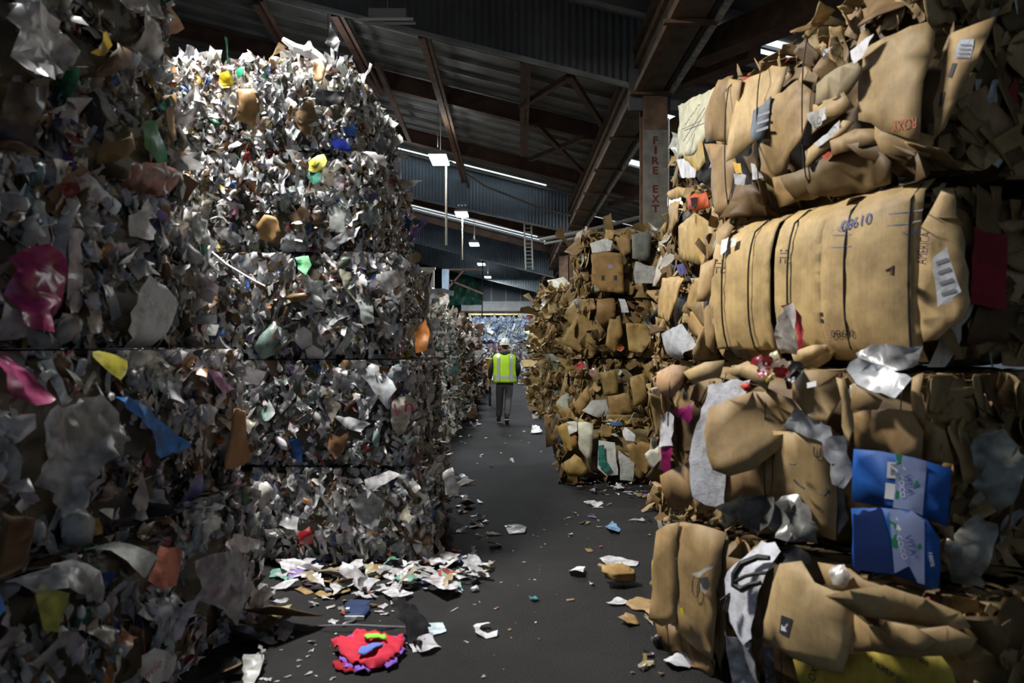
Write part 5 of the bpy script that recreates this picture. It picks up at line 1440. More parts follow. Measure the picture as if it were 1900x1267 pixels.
f5([(1160, 824), (1190, 818), (1216, 826), (1210, 860), (1190, 890), (1178, 880)], (0.30, 0.19, 0.085), 0.10, 0.03)
f5([(1040, 862), (1066, 842), (1078, 850), (1092, 876), (1080, 884), (1056, 884)], (0.46, 0.32, 0.13), 0.22, 0.05, ncrease=4, label='crumpled tan paper bag')
for b in R2:
    b.open_top = b is R2[-1] or b is R2[0]
    b.core((0.13, 0.095, 0.045))
    b.packed(['front', 'left', 'top'], 170, 0.17, OLIVEMIX, CB_MATS, 0.7, 0.4)
    b.pieces(['front', 'left'], 46, 0.25, OLIVEMIX, ('card', 'film', 'strip'), 0.5, 0.25, 0.04)
    b.packed(['right', 'back'], 40, 0.35, OLIVEMIX, CB_LOW)

# --- row of flat-pressed cardboard further along the right
for c, (Y, x, hs) in enumerate([(17.9, 0.66, [0, .72, 1.46, 2.18, 2.88]), (20.0, 0.62, [0, .72, 1.46, 2.15, 2.8]), (22.2, 0.58, [0, .7, 1.4, 2.1]), (24.5, 0.66, [0, .7, 1.4, 2.1])]):
    for i, (z0, z1) in enumerate(stack_levels(hs)):
        b = Bale('cardboard_bale', 'edge-on pressed cardboard bale, %s in the %s stack past the column' % (['lowest', 'second up', 'third up', 'fourth up'][i], n3[c]),
                 'bale', 'cardboard bales beyond the column', (x + 0.06 + 0.05 * (i % 2), Y), (x + 1.2, Y), z0, z1, 1.6, 460 + 10 * c + i, 0.06)
        b.open_top = i == len(hs) - 2
        b.core((0.13, 0.09, 0.045))
        b.packed(['front', 'left'], 190, 0.2, OLIVEMIX, {CARD: [('lowcard', 0.4, 1.0), ('strip', 0.6, 1.7)]}, 1.4, 0.6)
        if c < 2: b.pieces(['front', 'left'], 16, 0.2, OLIVEMIX[:6], ('lowcard', 'low', 'strip'), 0.7, 0.3, 0.05)
        b.packed(['right', 'back', 'top'], 40, 0.35, OLIVEMIX, CB_LOW)

# ------------------------------------------------------------------ the walking person
M_SKIN = plain('skin', (0.30, 0.17, 0.11), 0.5)
M_HAIR = plain('dark hair', (0.02, 0.015, 0.012), 0.6)
M_JACKET = plain('black jacket', (0.014, 0.015, 0.017), 0.8, 0, 0.2, 20)
M_TROUSER = plain('dark grey work trousers', (0.085, 0.085, 0.092), 0.8, 0, 0.4, 12, 0.3)
M_VEST = plain('lime safety vest', (0.42, 0.72, 0.01), 0.5, 0, 0.12, 9)
M_STRIPE = plain('silver reflective tape', (0.42, 0.45, 0.44), 0.3, 0.2)
M_HAT = plain('off-white hard hat', (0.66, 0.66, 0.60), 0.35)
M_SOLE = plain('pale sole', (0.28, 0.27, 0.26), 0.7)

PR = empty('person', (-0.155, 16.7, 0))
tag(PR, 'person in a lime safety vest and white hard hat walking away down the aisle', 'person')

def skin_obj(name, joints, edges, mat, root=0, sub=2):
    me = bpy.data.meshes.new(name)
    me.from_pydata([j[0] for j in joints], edges, [])
    o = link(name, me, PR)
    sk = o.modifiers.new('skin', 'SKIN'); sk.use_smooth_shade = True
    for i, j in enumerate(joints):
        r = j[1]
        me.skin_vertices[0].data[i].radius = r if isinstance(r, tuple) else (r, r)
        me.skin_vertices[0].data[i].use_root = (i == root)
    ss = o.modifiers.new('sub', 'SUBSURF'); ss.levels = sub; ss.render_levels = sub
    me.materials.append(mat)
    return o

J, E = [], []
def jv(p, r, par=None):
    J.append((p, r))
    if par is not None: E.append((par, len(J) - 1))
    return len(J) - 1
pel = jv((0, 0, 0.94), (0.13, 0.10))
wai = jv((0, 0.01, 1.09), (0.12, 0.09), pel)
che = jv((0, 0.02, 1.29), (0.14, 0.10), wai)
nb = jv((0.0, 0.02, 1.45), (0.07, 0.06), che)
nk = jv((0.005, 0.03, 1.52), 0.052, nb)
h1 = jv((0.01, 0.055, 1.60), (0.07, 0.082), nk)
h2 = jv((0.01, 0.05, 1.68), (0.075, 0.09), h1)
h3 = jv((0.01, 0.045, 1.745), (0.05, 0.06), h2)
ns = jv((0.005, 0.155, 1.625), 0.013, h1)
for s in (-1, 1): jv((0.01 + s * 0.082, 0.045, 1.625), 0.016, h1)
def arm(sh, el, wr, fdir, thumb):
    a = jv(sh, 0.055, che); e = jv(el, 0.042, a); w = jv(wr, 0.028, e)
    d = Vector(fdir).normalized(); s = Vector(thumb).normalized()
    pm = Vector(wr) + d * 0.06
    p_ = jv(tuple(pm), (0.036, 0.018), w)
    for k_, ln in ((-1.5, 0.07), (-0.5, 0.085), (0.5, 0.08), (1.5, 0.065)):
        b0 = pm + d * 0.035 - s * 0.018 * k_
        f0 = jv(tuple(b0), 0.0095, p_)
        cu = d.cross(s)
        f1_ = jv(tuple(b0 + d * ln * 0.5 + cu * 0.008), 0.009, f0)
        jv(tuple(b0 + d * ln * 0.9 + cu * 0.03), 0.0075, f1_)
    t0 = jv(tuple(Vector(wr) + d * 0.025 + s * 0.03), 0.012, w)
    t1 = jv(tuple(Vector(wr) + d * 0.06 + s * 0.052), 0.010, t0)
    jv(tuple(Vector(wr) + d * 0.095 + s * 0.055), 0.008, t1)
SL, EL, WL = (-0.19, 0.015, 1.41), (-0.285, -0.03, 1.15), (-0.31, 0.04, 0.92)
SR, ER, WR = (0.19, 0.015, 1.41), (0.29, -0.05, 1.17), (0.27, 0.14, 1.00)
arm(SL, EL, WL, (-0.03, 0.10, -1), (0.15, 1, 0.1))
arm(SR, ER, WR, (-0.05, 0.75, -0.6), (-0.3, 0.5, 0.6))
HL, KL, AL = (-0.095, 0.0, 0.88), (-0.105, 0.12, 0.49), (-0.125, 0.16, 0.09)
HR, KR, AR = (0.095, 0.0, 0.88), (0.075, 0.03, 0.48), (0.045, -0.20, 0.14)
for H_, K_, A_, toe in ((HL, KL, AL, (-0.13, 0.32, 0.03)), (HR, KR, AR, (0.05, -0.06, 0.03))):
    a = jv(H_, 0.085, pel); e = jv(K_, 0.058, a); w = jv(A_, 0.038, e); jv(toe, 0.03, w)
body = skin_obj('body', J, E, M_SKIN, 0, 1)

jt = [((0, 0.0, 0.90), (0.165, 0.125)), ((0, 0.01, 1.08), (0.155, 0.12)), ((0, 0.02, 1.28), (0.175, 0.13)), ((0, 0.025, 1.42), (0.13, 0.10)), ((0.0, 0.03, 1.485), (0.075, 0.075)),
      (SL, 0.078), (tuple((Vector(SL) + Vector(EL)) / 2), 0.07), (EL, 0.062), (tuple((Vector(EL) + Vector(WL)) / 2), 0.055), (tuple(Vector(EL).lerp(Vector(WL), 0.95)), 0.046),
      (SR, 0.078), (tuple((Vector(SR) + Vector(ER)) / 2), 0.07), (ER, 0.062), (tuple((Vector(ER) + Vector(WR)) / 2), 0.055), (tuple(Vector(ER).lerp(Vector(WR), 0.95)), 0.046)]
skin_obj('jacket', jt, [(0, 1), (1, 2), (2, 3), (3, 4), (2, 5), (5, 6), (6, 7), (7, 8), (8, 9), (2, 10), (10, 11), (11, 12), (12, 13), (13, 14)], M_JACKET)
# hood lying on the shoulders
hd = [((-0.11, 0.01, 1.47), 0.045), ((-0.06, -0.05, 1.475), 0.055), ((0.0, -0.075, 1.465), 0.06), ((0.06, -0.05, 1.475), 0.055), ((0.11, 0.01, 1.47), 0.045)]
skin_obj('hood', hd, [(0, 1), (1, 2), (2, 3), (3, 4)], M_JACKET)
# trousers
tr = [((0, 0, 0.98), (0.165, 0.125)), ((0, 0.0, 0.90), (0.17, 0.13))]
te = [(0, 1)]
for H_, K_, A_ in ((HL, KL, AL), (HR, KR, AR)):
    n0 = len(tr)
    h, kq, aq = Vector(H_), Vector(K_), Vector(A_)
    tr += [(tuple(h + Vector((0, 0, -0.06))), 0.11), (tuple(h.lerp(kq, 0.6)), 0.094), (tuple(kq), 0.083), (tuple(kq.lerp(aq, 0.5)), 0.076), (tuple(kq.lerp(aq, 0.92)), 0.07)]
    te += [(1, n0)] + [(n0 + q, n0 + q + 1) for q in range(4)]
skin_obj('trousers', tr, te, M_TROUSER)
# boots
def boot(heel, toe, up):
    h, t_, u = Vector(heel), Vector(toe), Vector(up).normalized()
    j = [(tuple(h + u * 0.14), 0.05), (tuple(h + u * 0.06), (0.05, 0.055)), (tuple(h.lerp(t_, 0.5) + u * 0.045), (0.048, 0.045)), (tuple(h.lerp(t_, 0.9) + u * 0.035), (0.045, 0.035))]
    o = skin_obj('boot', j, [(0, 1), (1, 2), (2, 3)], M_DARK)
    d = (t_ - h); s = d.cross(u).normalized() * 0.045
    a, b_ = h - d.normalized() * 0.04, t_ + d.normalized() * 0.03
    MB().add([a - s, a + s, b_ + s * 0.7, b_ - s * 0.7, a - s + u * 0.025, a + s + u * 0.025, b_ + s * 0.7 + u * 0.025, b_ - s * 0.7 + u * 0.025],
             [(3, 2, 1, 0), (4, 5, 6, 7), (0, 1, 5, 4), (1, 2, 6, 5), (2, 3, 7, 6), (3, 0, 4, 7)]).build('sole', M_SOLE, o)
boot((-0.125, 0.14, 0.005), (-0.135, 0.36, 0.005), (0, 0, 1))
boot((0.045, -0.235, 0.085), (0.055, -0.04, 0.005), (0, 0.38, 0.92))
# vest: a loose shell round the trunk
def vring(z, rx, ry, cx=0, cy=0.0, n=28, wob=0.0):
    out = []
    for k_ in range(n):
        a = 2 * math.pi * k_ / n
        c_, s_ = math.cos(a), math.sin(a)
        q = 1 + wob * math.sin(5 * a + z * 9)
        out.append(Vector((cx + rx * q * math.copysign(abs(c_) ** 0.75, c_), cy + ry * q * math.copysign(abs(s_) ** 0.85, s_), z)))
    return out
rings = [vring(0.865, 0.245, 0.185, wob=0.03), vring(0.90, 0.25, 0.19, wob=0.03), vring(1.0, 0.242, 0.182, wob=0.025), vring(1.12, 0.238, 0.175, wob=0.02), vring(1.25, 0.245, 0.172, wob=0.015),
         vring(1.34, 0.252, 0.165, cy=0.005), vring(1.41, 0.245, 0.14, cy=0.01), vring(1.455, 0.205, 0.11, cy=0.012), vring(1.478, 0.14, 0.09, cy=0.02)]
vest = MB().loft(rings, caps=False).build('safety_vest', M_VEST, PR, smooth=True)
sm = vest.modifiers.new('thick', 'SOLIDIFY'); sm.thickness = 0.012
def tape(z0, z1, name='reflective_tape'):
    def at(z):
        for a, b_ in zip(rings[:-1], rings[1:]):
            if a[0].z <= z <= b_[0].z:
                f = (z - a[0].z) / (b_[0].z - a[0].z)
                return [Vector(((p.lerp(q, f)).x * 1.018, (p.lerp(q, f)).y * 1.02, z)) for p, q in zip(a, b_)]
    MB().loft([at(z0), at((z0 + z1) / 2), at(z1)], caps=False).build(name, M_STRIPE, vest, smooth=True)
tape(0.955, 1.015)
for xs in (-0.13, 0.135):
    # tape from hem to shoulder on the back and front
    for sgn in (-1, 1):
        L_, R_ = [], []
        for rg_ in rings[1:-1]:
            c_ = rg_
            zz = c_[0].z
            rx = max(p.x for p in c_); ry = max(abs(p.y) for p in c_)
            for q, lst in ((-0.03, L_), (0.03, R_)):
                x = xs + q
                u = min(abs(x) / rx, 0.999)
                th = math.acos(u ** (1 / 0.75))
                lst.append(Vector((x, sgn * (ry * math.sin(th) ** 0.85 + 0.008) , zz)))
        m = MB(); n = len(L_)
        m.add(L_ + R_, [(i, i + 1, n + i + 1, n + i) for i in range(n - 1)])
        m.build('reflective_tape', M_STRIPE, vest, smooth=True)
# hard hat: shell, brim, ridge
m = MB()
rr = []
for a in np.linspace(0, math.pi / 2, 9):
    rr.append([Vector((0.01 + 0.108 * math.cos(a) * math.cos(t_), 0.05 + 0.132 * math.cos(a) * math.sin(t_), 1.665 + 0.135 * math.sin(a))) for t_ in np.linspace(0, 2 * math.pi, 24, endpoint=False)])
rr[-1] = [Vector((0.01 + 0.004 * math.cos(t_), 0.05 + 0.004 * math.sin(t_), 1.80)) for t_ in np.linspace(0, 2 * math.pi, 24, endpoint=False)]
hat = m.loft(rr).build('hard_hat', M_HAT, PR, smooth=True)
br = []
for k_, (s, z) in enumerate(((1.0, 1.672), (1.15, 1.660), (1.15, 1.654), (0.98, 1.662))):
    br.append([Vector((0.01 + 0.108 * s * math.cos(t_), 0.05 + (0.132 * s + (0.03 if (math.sin(t_) > 0.5 and k_ in (1, 2)) else 0)) * math.sin(t_), z)) for t_ in np.linspace(0, 2 * math.pi, 24, endpoint=False)])
MB().loft(br, caps=False).build('brim', M_HAT, hat, smooth=True)
MB().tube([(0.01, 0.05 + 0.136 * math.cos(a), 1.665 + 0.138 * math.sin(a)) for a in np.linspace(0.3, math.pi - 0.3, 12)], 0.011, 6).build('ridge', M_HAT, hat, smooth=True)
hr = [((-0.05, -0.015, 1.60), 0.03), ((0.01, -0.028, 1.60), 0.033), ((0.07, -0.015, 1.60), 0.03)]
skin_obj('hair', hr, [(0, 1), (1, 2)], M_HAIR, 0, 1)

# ------------------------------------------------------------------ litter on the floor
LR = np.random.default_rng(77)
m_, nt, N, L_, p_ = new_mat('cloth')
at = N.new('ShaderNodeAttribute'); at.attribute_name = 'Col'; L_.new(at.outputs['Color'], p_.inputs['Base Color']); p_.inputs['Roughness'].default_value = 0.9; p_.inputs['Specular IOR Level'].default_value = 0.1
M_CLOTH = m_
PAPER = [(('white', 'paper_scrap'), (0.66, 0.66, 0.70), 46), (('pale grey', 'film_scrap'), (0.42, 0.43, 0.46), 16), (('brown', 'cardboard_scrap'), (0.26, 0.17, 0.09), 14), (('teal', 'film_scrap'), (0.22, 0.45, 0.38), 3),
         (('violet', 'film_scrap'), (0.30, 0.20, 0.50), 3), (('blue', 'film_scrap'), (0.08, 0.16, 0.42), 3), (('red', 'paper_scrap'), (0.42, 0.07, 0.05), 3), (('black', 'film_scrap'), (0.02, 0.02, 0.022), 6), (('cream', 'paper_scrap'), (0.52, 0.45, 0.30), 8)]
DRAB = [(('grey', 'film_scrap'), (0.34, 0.35, 0.36), 40), (('white', 'paper_scrap'), (0.55, 0.55, 0.57), 25), (('brown', 'cardboard_scrap'), (0.20, 0.13, 0.07), 22), (('black', 'film_scrap'), (0.02, 0.02, 0.022), 10)]
def scrap(name, p, size, col, tilt=0.25, lift=0.0, kind=None, asp=None):
    kind = kind or ('card' if name.startswith('card') else 'film')
    n = np.array([[LR.normal(0, tilt), LR.normal(0, tilt), 1.0]])
    V, F, O = place(kind, np.array([[0.0, 0.0, 0.0]]), n, np.array([LR.uniform(0, 6.28)]), np.array([size]), np.array([asp or LR.uniform(0.5, 1.0)]), LR)
    V[:, 2] *= 0.62
    V[:, 2] -= V[:, 2].min() - 0.003 - lift
    o = mesh_np(name, V, F, CARD if name.startswith('card') else FILM, None, np.array(col))
    o.location = (p[0], p[1], 0)
    return o
def drift(zone, where, n, size, pal, tilt=0.3, lift=0.0):
    z = np.array(zone, float)
    lo, hi = z.min(0), z.max(0)
    k = 0
    fz = [fl(x, y) for x, y in zone]
    fp = [(p.x, p.y) for p in fz]
    fa = np.array(fp); l2, h2 = fa.min(0), fa.max(0)
    while k < n:
        q = LR.uniform(l2, h2)
        if not inside(q[None], fp)[0]: continue
        (cn, nm), c, _ = pal[LR.choice(len(pal), p=np.array([x[2] for x in pal], float) / sum(x[2] for x in pal))]
        s = size * float(np.exp(LR.normal(0, 0.45)))
        o = scrap(nm, q, s, np.clip(np.array(c) * LR.uniform(0.85, 1.1), 0, .8), tilt, LR.uniform(0, lift) if lift else 0.0)
        word = {'paper_scrap': 'paper', 'film_scrap': 'plastic film', 'cardboard_scrap': 'cardboard'}[nm]
        tag(o, 'scrap of %s %s %s' % (cn, word, where), 'scrap', '%s %s scraps %s' % (cn, word, where))
        k += 1
drift([(515, 1048), (640, 1062), (850, 1036), (925, 1058), (890, 1078), (850, 1105), (760, 1098), (690, 1112), (600, 1102), (520, 1090)], 'in the litter strip below the tall stack', 150, 0.16, PAPER, 0.3, 0.04)
drift([(520, 1090), (610, 1100), (735, 1112), (730, 1150), (600, 1165), (580, 1135)], 'around the navy folder on the floor', 26, 0.085, PAPER)
drift([(830, 880), (870, 890), (905, 960), (930, 1040), (880, 1050), (850, 960)], 'along the aisle edge of the tall stack', 34, 0.14, DRAB, 0.4)
drift([(1045, 884), (1120, 896), (1215, 905), (1240, 925), (1180, 930), (1090, 915), (1050, 900)], 'below the jutting cardboard bale', 54, 0.10, PAPER, 0.35, 0.03)
drift([(1060, 930), (1200, 935), (1210, 1010), (1130, 1040), (1040, 1000)], 'on the floor before the front stack', 22, 0.07, PAPER)
drift([(880, 960), (1060, 960), (1190, 1267), (820, 1267)], 'lying alone on the open asphalt', 46, 0.026, PAPER, 0.15)
drift([(540, 1170), (640, 1160), (620, 1267), (470, 1267)], 'on the asphalt left of the red jacket', 26, 0.035, PAPER[:2], 0.2)
drift([(440, 1130), (520, 1100), (545, 1150), (530, 1200), (480, 1260), (430, 1260)], 'at the foot of the dark near stack', 30, 0.12, DRAB, 0.5, 0.06)
drift([(815, 800), (880, 760), (900, 770), (860, 830)], 'at the foot of the first low film stack', 26, 0.16, PAPER[:3], 0.4)
drift([(968, 716), (990, 706), (1015, 770), (1000, 782)], 'beside the edge-on cardboard stacks', 30, 0.24, PAPER[:3], 0.4)
drift([(960, 706), (980, 703), (985, 716), (965, 720)], 'under the far cross row', 12, 0.3, PAPER[:2], 0.4)
drift([(1190, 1120), (1215, 1115), (1245, 1200), (1240, 1267), (1190, 1267)], 'at the foot of the tall brown panels', 12, 0.08, PAPER, 0.3)
drift([(860, 800), (1030, 800), (1040, 860), (870, 870)], 'in the dim middle of the aisle', 18, 0.06, PAPER[:2], 0.2)

def outline(name, pts, col, label, cat, thick=0.0, amp=0.012, spacing=0.03, lift=0.004, mat=None, group=None, smooth=False, ncrease=3):
    """a flat thing on the floor with a given outline"""
    P3 = [fl(x, y) for x, y in pts]
    c = sum(P3, Vector()) / len(P3)
    P, F = cdt_sheet([(p.x - c.x, p.y - c.y) for p in P3], spacing, LR, 0.003)
    size = max(np.ptp(P[:, 0]), np.ptp(P[:, 1]))
    z = crumple_fn(LR, size, amp, ncrease, 0.3)(P[:, 0], P[:, 1]) if amp else np.zeros(len(P))
    V = np.column_stack([P, z - z.min() + lift])
    if thick:
        V[:, 2] += thick
        V, F = thicken(V, F, thick)
    o = mesh_np(name, V, F, mat or (CARD if thick else FILM), None, np.array(col), smooth)
    o.location = (c.x, c.y, 0)
    return tag(o, label, cat, group)
WH = (0.68, 0.68, 0.72)
outline('paper_sheet', [(936, 980), (960, 976), (977, 980), (974, 990), (945, 992)], WH, 'white paper sheet alone in the middle of the aisle', 'paper', lift=0.006)
outline('paper_strip', [(878, 1170), (884, 1164), (906, 1163), (910, 1167), (892, 1170), (890, 1176), (905, 1180), (924, 1178), (922, 1184), (902, 1186), (882, 1180)], WH, 'white u-shaped paper strip on the asphalt', 'paper')
outline('paper_sheet', [(1112, 1040), (1130, 1036), (1150, 1038), (1186, 1044), (1180, 1052), (1150, 1050), (1128, 1054)], WH, 'white sheet beside the crumpled brown bag', 'paper')
outline('paper_sheet', [(1056, 1060), (1070, 1055), (1086, 1060), (1082, 1072), (1066, 1072), (1054, 1068)], WH, 'white scrap on the aisle left of the brown bag', 'paper', amp=0.025)
outline('paper_sheet', [(1124, 1120), (1145, 1113), (1164, 1118), (1160, 1124), (1138, 1126)], WH, 'white folded sheet by the tall brown panels', 'paper')
outline('cardboard_piece', [(1160, 1122), (1182, 1112), (1212, 1118), (1222, 1160), (1210, 1150), (1196, 1136), (1172, 1132)], (0.34, 0.23, 0.125), 'flat tan cardboard under the tall brown panels', 'cardboard', 0.005)
outline('cardboard_piece', [(1146, 1158), (1160, 1146), (1178, 1148), (1186, 1160), (1164, 1164)], (0.32, 0.21, 0.11), 'small torn tan cardboard piece on the asphalt', 'cardboard', 0.004)
outline('film_piece', [(1122, 980), (1136, 975), (1152, 984), (1146, 992), (1128, 990)], (0.20, 0.38, 0.62), 'light blue film scrap on the right of the aisle', 'film', amp=0.03)
outline('film_piece', [(980, 1113), (994, 1111), (1002, 1115), (988, 1118)], (0.10, 0.36, 0.42), 'small teal film scrap in the middle of the asphalt', 'film')
outline('wrapper', [(1192, 1220), (1200, 1218), (1203, 1242), (1196, 1246)], (0.42, 0.30, 0.10), 'small golden wrapper at the right edge of the asphalt', 'wrapper', amp=0.03)
outline('cloth_rag', [(1232, 1228), (1258, 1222), (1284, 1230), (1280, 1242), (1250, 1246), (1236, 1240)], (0.52, 0.53, 0.56), 'wadded white rag at the corner of the front cardboard stack', 'rag', amp=0.025, spacing=0.02, mat=M_CLOTH, ncrease=5)
outline('wrapper', [(1208, 1188), (1222, 1186), (1232, 1196), (1226, 1206), (1210, 1204)], (0.10, 0.09, 0.09), 'dark wrapper with a red mark below the tall brown panels', 'wrapper', amp=0.04)
outline('paper_sheet', [(988, 798), (1000, 800), (1008, 806), (984, 806)], (0.6, 0.6, 0.6), 'white crumpled sheet lit in the aisle right of the person', 'paper', amp=0.08, spacing=0.06)
outline('paper_sheet', [(790, 1160), (822, 1158), (828, 1174), (802, 1182), (796, 1174)], (0.55, 0.68, 0.76), 'light blue paper mask beside the black rag', 'paper mask', amp=0.008)
outline('cloth_rag', [(738, 1172), (748, 1164), (760, 1170), (768, 1163), (782, 1170), (790, 1172), (800, 1178), (794, 1184), (804, 1192), (788, 1196), (778, 1212), (768, 1198), (756, 1204), (752, 1190), (730, 1188), (742, 1182), (724, 1178)], (0.014, 0.014, 0.016), 'black rag between the mask and the red jacket', 'rag', amp=0.06, spacing=0.018, mat=M_CLOTH, ncrease=6)
outline('plastic_bag', [(776, 1196), (800, 1184), (806, 1196), (820, 1202), (796, 1216), (780, 1218), (772, 1206)], (0.55, 0.55, 0.60), 'grey-white bag lying under the black rag', 'bag', amp=0.03)
outline('paper_sheet', [(752, 1194), (762, 1192), (774, 1210), (766, 1212)], WH, 'narrow white sheet beside the black rag', 'paper')
outline('paper_sheet', [(760, 1080), (800, 1082), (853, 1096), (848, 1108), (822, 1116), (795, 1100)], (0.56, 0.54, 0.58), 'large grey-white printed sheet on the litter strip', 'paper', amp=0.03, lift=0.05)
outline('paper_sheet', [(708, 1104), (742, 1100), (768, 1106), (752, 1116), (726, 1120)], WH, 'clean white sheet at the edge of the litter strip', 'paper', amp=0.015, lift=0.02)
outline('film_piece', [(846, 1094), (856, 1096), (852, 1106), (842, 1106)], (0.50, 0.03, 0.22), 'bright pink scrap at the right end of the litter strip', 'film')
outline('sandal', [(558, 1082), (575, 1076), (600, 1078), (610, 1084), (596, 1090), (566, 1090)], (0.06, 0.03, 0.06), 'dark sandal sole in the litter strip', 'sandal', 0.012, 0.004)
outline('paper_sheet', [(516, 1058), (560, 1056), (592, 1062), (560, 1078), (522, 1072)], WH, 'big white sheet at the left end of the litter strip', 'paper', amp=0.03, lift=0.03)
outline('paper_sheet', [(500, 1142), (528, 1132), (545, 1138), (536, 1146), (512, 1154), (500, 1152)], (0.48, 0.44, 0.22), 'yellowish paper beside the dark stack closest to the camera', 'paper', amp=0.02)
outline('plastic_bag', [(440, 1160), (480, 1140), (512, 1160), (508, 1190), (480, 1215), (440, 1230)], (0.03, 0.034, 0.036), 'black bag slumped at the foot of the dark stack closest to the camera', 'bag', amp=0.10, spacing=0.05)
outline('plastic_bag', [(452, 1240), (482, 1230), (490, 1245), (470, 1275), (450, 1275)], (0.46, 0.47, 0.46), 'pale bag in the lower left corner by the dark stack', 'bag', amp=0.04)
outline('plastic_bag', [(516, 1168), (530, 1160), (548, 1166), (540, 1180), (528, 1192), (514, 1190)], (0.56, 0.57, 0.60), 'white bag scrap beside the slumped black bag', 'bag', amp=0.03)
outline('cardboard_piece', [(584, 1106), (600, 1096), (648, 1094), (650, 1102), (622, 1108), (600, 1112)], (0.30, 0.22, 0.11), 'flat olive cardboard piece below the litter strip', 'cardboard', 0.004)
outline('bottle_label', [(776, 1044), (786, 1040), (816, 1042), (820, 1050), (792, 1054)], (0.30, 0.06, 0.03), 'red flattened carton at the foot of the tall stack', 'carton', 0.03, 0.01)
# navy folder
t = outline('folder', [(640, 1128), (650, 1120), (688, 1122), (686, 1138), (676, 1150), (640, 1150)], (0.012, 0.03, 0.12), 'navy blue folder with a white edge on the floor', 'folder', 0.025, 0.004)
P = [fl(640, 1151) - t.location, fl(676, 1151) - t.location]
MB().bar((P[0].x, P[0].y - 0.004, 0.016), (P[1].x, P[1].y - 0.004, 0.016), 0.012, 0.024).build('white_edge', M_WHITEINK, t)
P = [fl(642, 1146) - t.location, fl(648, 1146) - t.location]
MB().box(((P[0].x + P[1].x) / 2, P[0].y, 0.055), (0.022, 0.03, 0.006)).build('sticker', M_WHITEINK, t)
# bent strap
pts = [fl(570, 1166), fl(610, 1172), fl(660, 1172), fl(715, 1168), fl(765, 1161), fl(800, 1150), fl(850, 1128)]
t = MB().tube([p + Vector((0, 0, 0.012 + 0.03 * math.sin(i))) for i, p in enumerate(pts)], [0.003, 0.004, 0.006, 0.008, 0.007, 0.003, 0.002], 6).build('metal_strap', plain('shiny strap', (0.6, 0.6, 0.62), 0.25, 0.7))
tag(t, 'bright bent metal strap lying behind the red jacket', 'strap')
# red jacket
RED = (0.50, 0.035, 0.06)
P3 = [fl(x, y) for x, y in ((614, 1210), (640, 1196), (662, 1182), (690, 1182), (702, 1196), (726, 1196), (748, 1194), (751, 1206), (742, 1222), (732, 1236), (706, 1246), (668, 1248), (644, 1240), (628, 1222))]
c = sum(P3, Vector()) / len(P3)
t = empty('red_jacket', (c.x, c.y, 0)); tag(t, 'crumpled bright red jacket with violet lining on the asphalt', 'jacket')
def cloth(name, pts, col, hgt, sp, amp, base, par, matname=None):
    P, F = cdt_sheet(pts, sp, LR, 0.006)
    pc = P.mean(0); R = np.max(np.linalg.norm(P - pc, axis=1))
    d = np.linalg.norm(P - pc, axis=1) / R
    ang = np.arctan2(P[:, 1] - pc[1], P[:, 0] - pc[0])
    z = hgt * (1 - d ** 3) * (0.75 + 0.25 * np.sin(3 * ang + 8 * d)) + amp * np.sin(28 * P[:, 0] + 9 * np.sin(11 * P[:, 1])) * (0.4 + d) + LR.normal(0, amp * 0.35, len(P))
    V = np.column_stack([P, np.maximum(z, 0.0) + base])
    V, F = thicken(V, F, 0.006)
    V[:, 2] = np.maximum(V[:, 2], 0.003)
    return mesh_np(name, V, F, M_CLOTH, par, np.array(col), False)
loc = lambda x, y: ((fl(x, y) - c).x, (fl(x, y) - c).y)
cloth('jacket_shell', [(p.x - c.x, p.y - c.y) for p in P3], RED, 0.05, 0.02, 0.014, 0.025, t)
VIO = (0.22, 0.10, 0.45)
for q in ([(634, 1196), (650, 1184), (664, 1186), (656, 1200), (640, 1202)], [(704, 1188), (748, 1190), (752, 1200), (736, 1204), (708, 1200)], [(728, 1222), (750, 1206), (752, 1216), (734, 1230)],
          [(630, 1222), (644, 1226), (656, 1246), (642, 1248), (630, 1236)], [(712, 1236), (738, 1228), (736, 1240), (716, 1248)], [(660, 1244), (690, 1248), (684, 1254), (656, 1252)]):
    cloth('lining', [loc(x, y) for x, y in q], VIO, 0.03, 0.02, 0.005, 0.012, t)['label'] = 'violet lining'
cloth('jacket_sleeve', [loc(x, y) for x, y in ((618, 1228), (640, 1234), (662, 1250), (640, 1252), (622, 1246))], (0.30, 0.02, 0.03), 0.02, 0.025, 0.006, 0.008, t)
cloth('neck_label', [loc(x, y) for x, y in ((676, 1208), (714, 1208), (718, 1215), (680, 1216))], (0.25, 0.60, 0.06), 0.012, 0.02, 0.001, 0.088, t)['label'] = 'lime green patch'
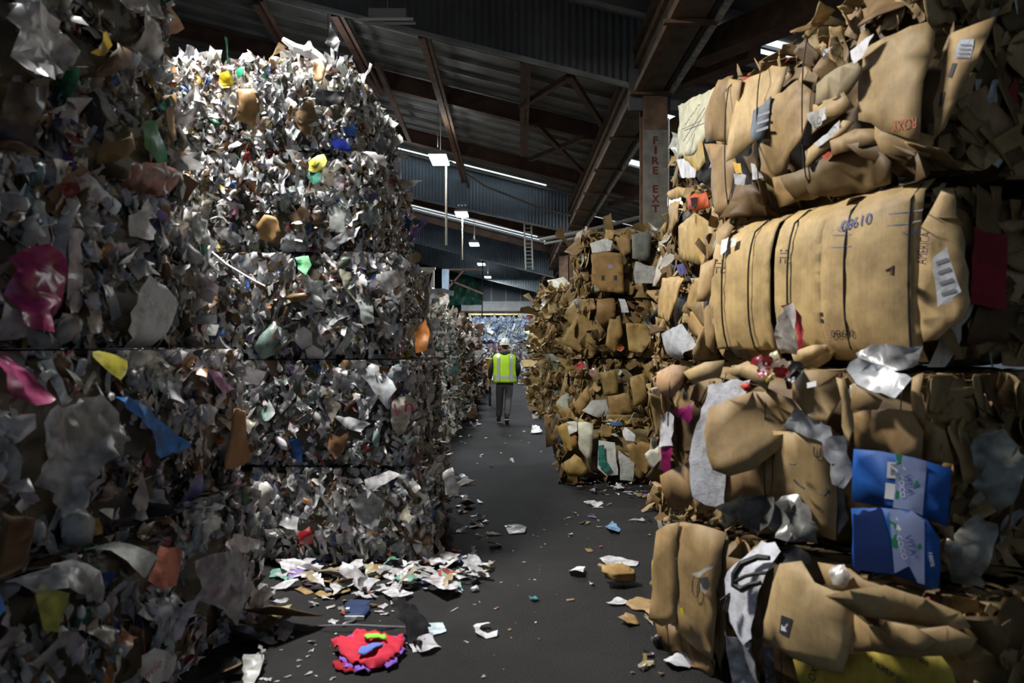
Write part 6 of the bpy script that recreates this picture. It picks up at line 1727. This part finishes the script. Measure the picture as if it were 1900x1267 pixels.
cloth('inner_pocket', [loc(x, y) for x, y in ((664, 1238), (672, 1228), (700, 1219), (712, 1222), (692, 1232), (674, 1241))], (0.12, 0.18, 0.50), 0.012, 0.02, 0.002, 0.075, t)['label'] = 'blue inner pocket'
# crumpled brown paper bag beside the front stack
def wad(name, px, py, wpx, hpx, col, label, cat, seed, mat=None):
    r = np.random.default_rng(seed)
    p = fl(px, py); f_ = p.y / FPX
    bm = bmesh.new(); bmesh.ops.create_icosphere(bm, subdivisions=4, radius=1)
    ds = [(Vector(r.normal(0, 1, 3)).normalized(), r.uniform(0.3, 0.7)) for _ in range(11)]
    rd = [(Vector(r.normal(0, 1, 3)).normalized(), r.uniform(-.5, .5)) for _ in range(5)]
    for v in bm.verts:
        n = v.co.normalized()
        cut = min([1.0] + [h / max(n.dot(d), 1e-3) for d, h in ds if n.dot(d) > h])
        v.co = n * (0.25 + 0.75 * cut) * (1 + 0.22 * sum(math.exp(-((n.dot(q) - o_) / 0.05) ** 2) for q, o_ in rd) + r.normal(0, 0.012))
        v.co = Vector((v.co.x * wpx * f_ / 2, v.co.y * wpx * f_ / 2.4, max(0.003, (v.co.z + 0.85) * hpx * f_ / 1.9)))
    bmesh.ops.triangulate(bm, faces=bm.faces); bm.verts.ensure_lookup_table()
    V = np.array([v.co[:] for v in bm.verts]); F = np.array([[v.index for v in q.verts] for q in bm.faces]); bm.free()
    o = mesh_np(name, V, F, mat or CARD, None, np.array(col)); o.location = (p.x, p.y, 0)
    return tag(o, label, cat)
wad('paper_bag', 1152, 1084, 76, 44, (0.36, 0.235, 0.10), 'crumpled brown paper bag on the asphalt beside the front cardboard stack', 'paper bag', 3)
wad('plastic_wad', 880, 1098, 22, 12, (0.50, 0.55, 0.58), 'pale wadded plastic right of the litter strip', 'plastic', 4, FILM)
wad('plastic_wad', 1222, 1196, 26, 20, (0.10, 0.09, 0.09), 'dark wadded film by the corner of the front cardboard stack', 'plastic', 5, FILM)
wad('cardboard_wad', 1210, 892, 40, 22, (0.32, 0.21, 0.10), 'crumpled tan card between the jutting bale and the front stack', 'cardboard', 6)
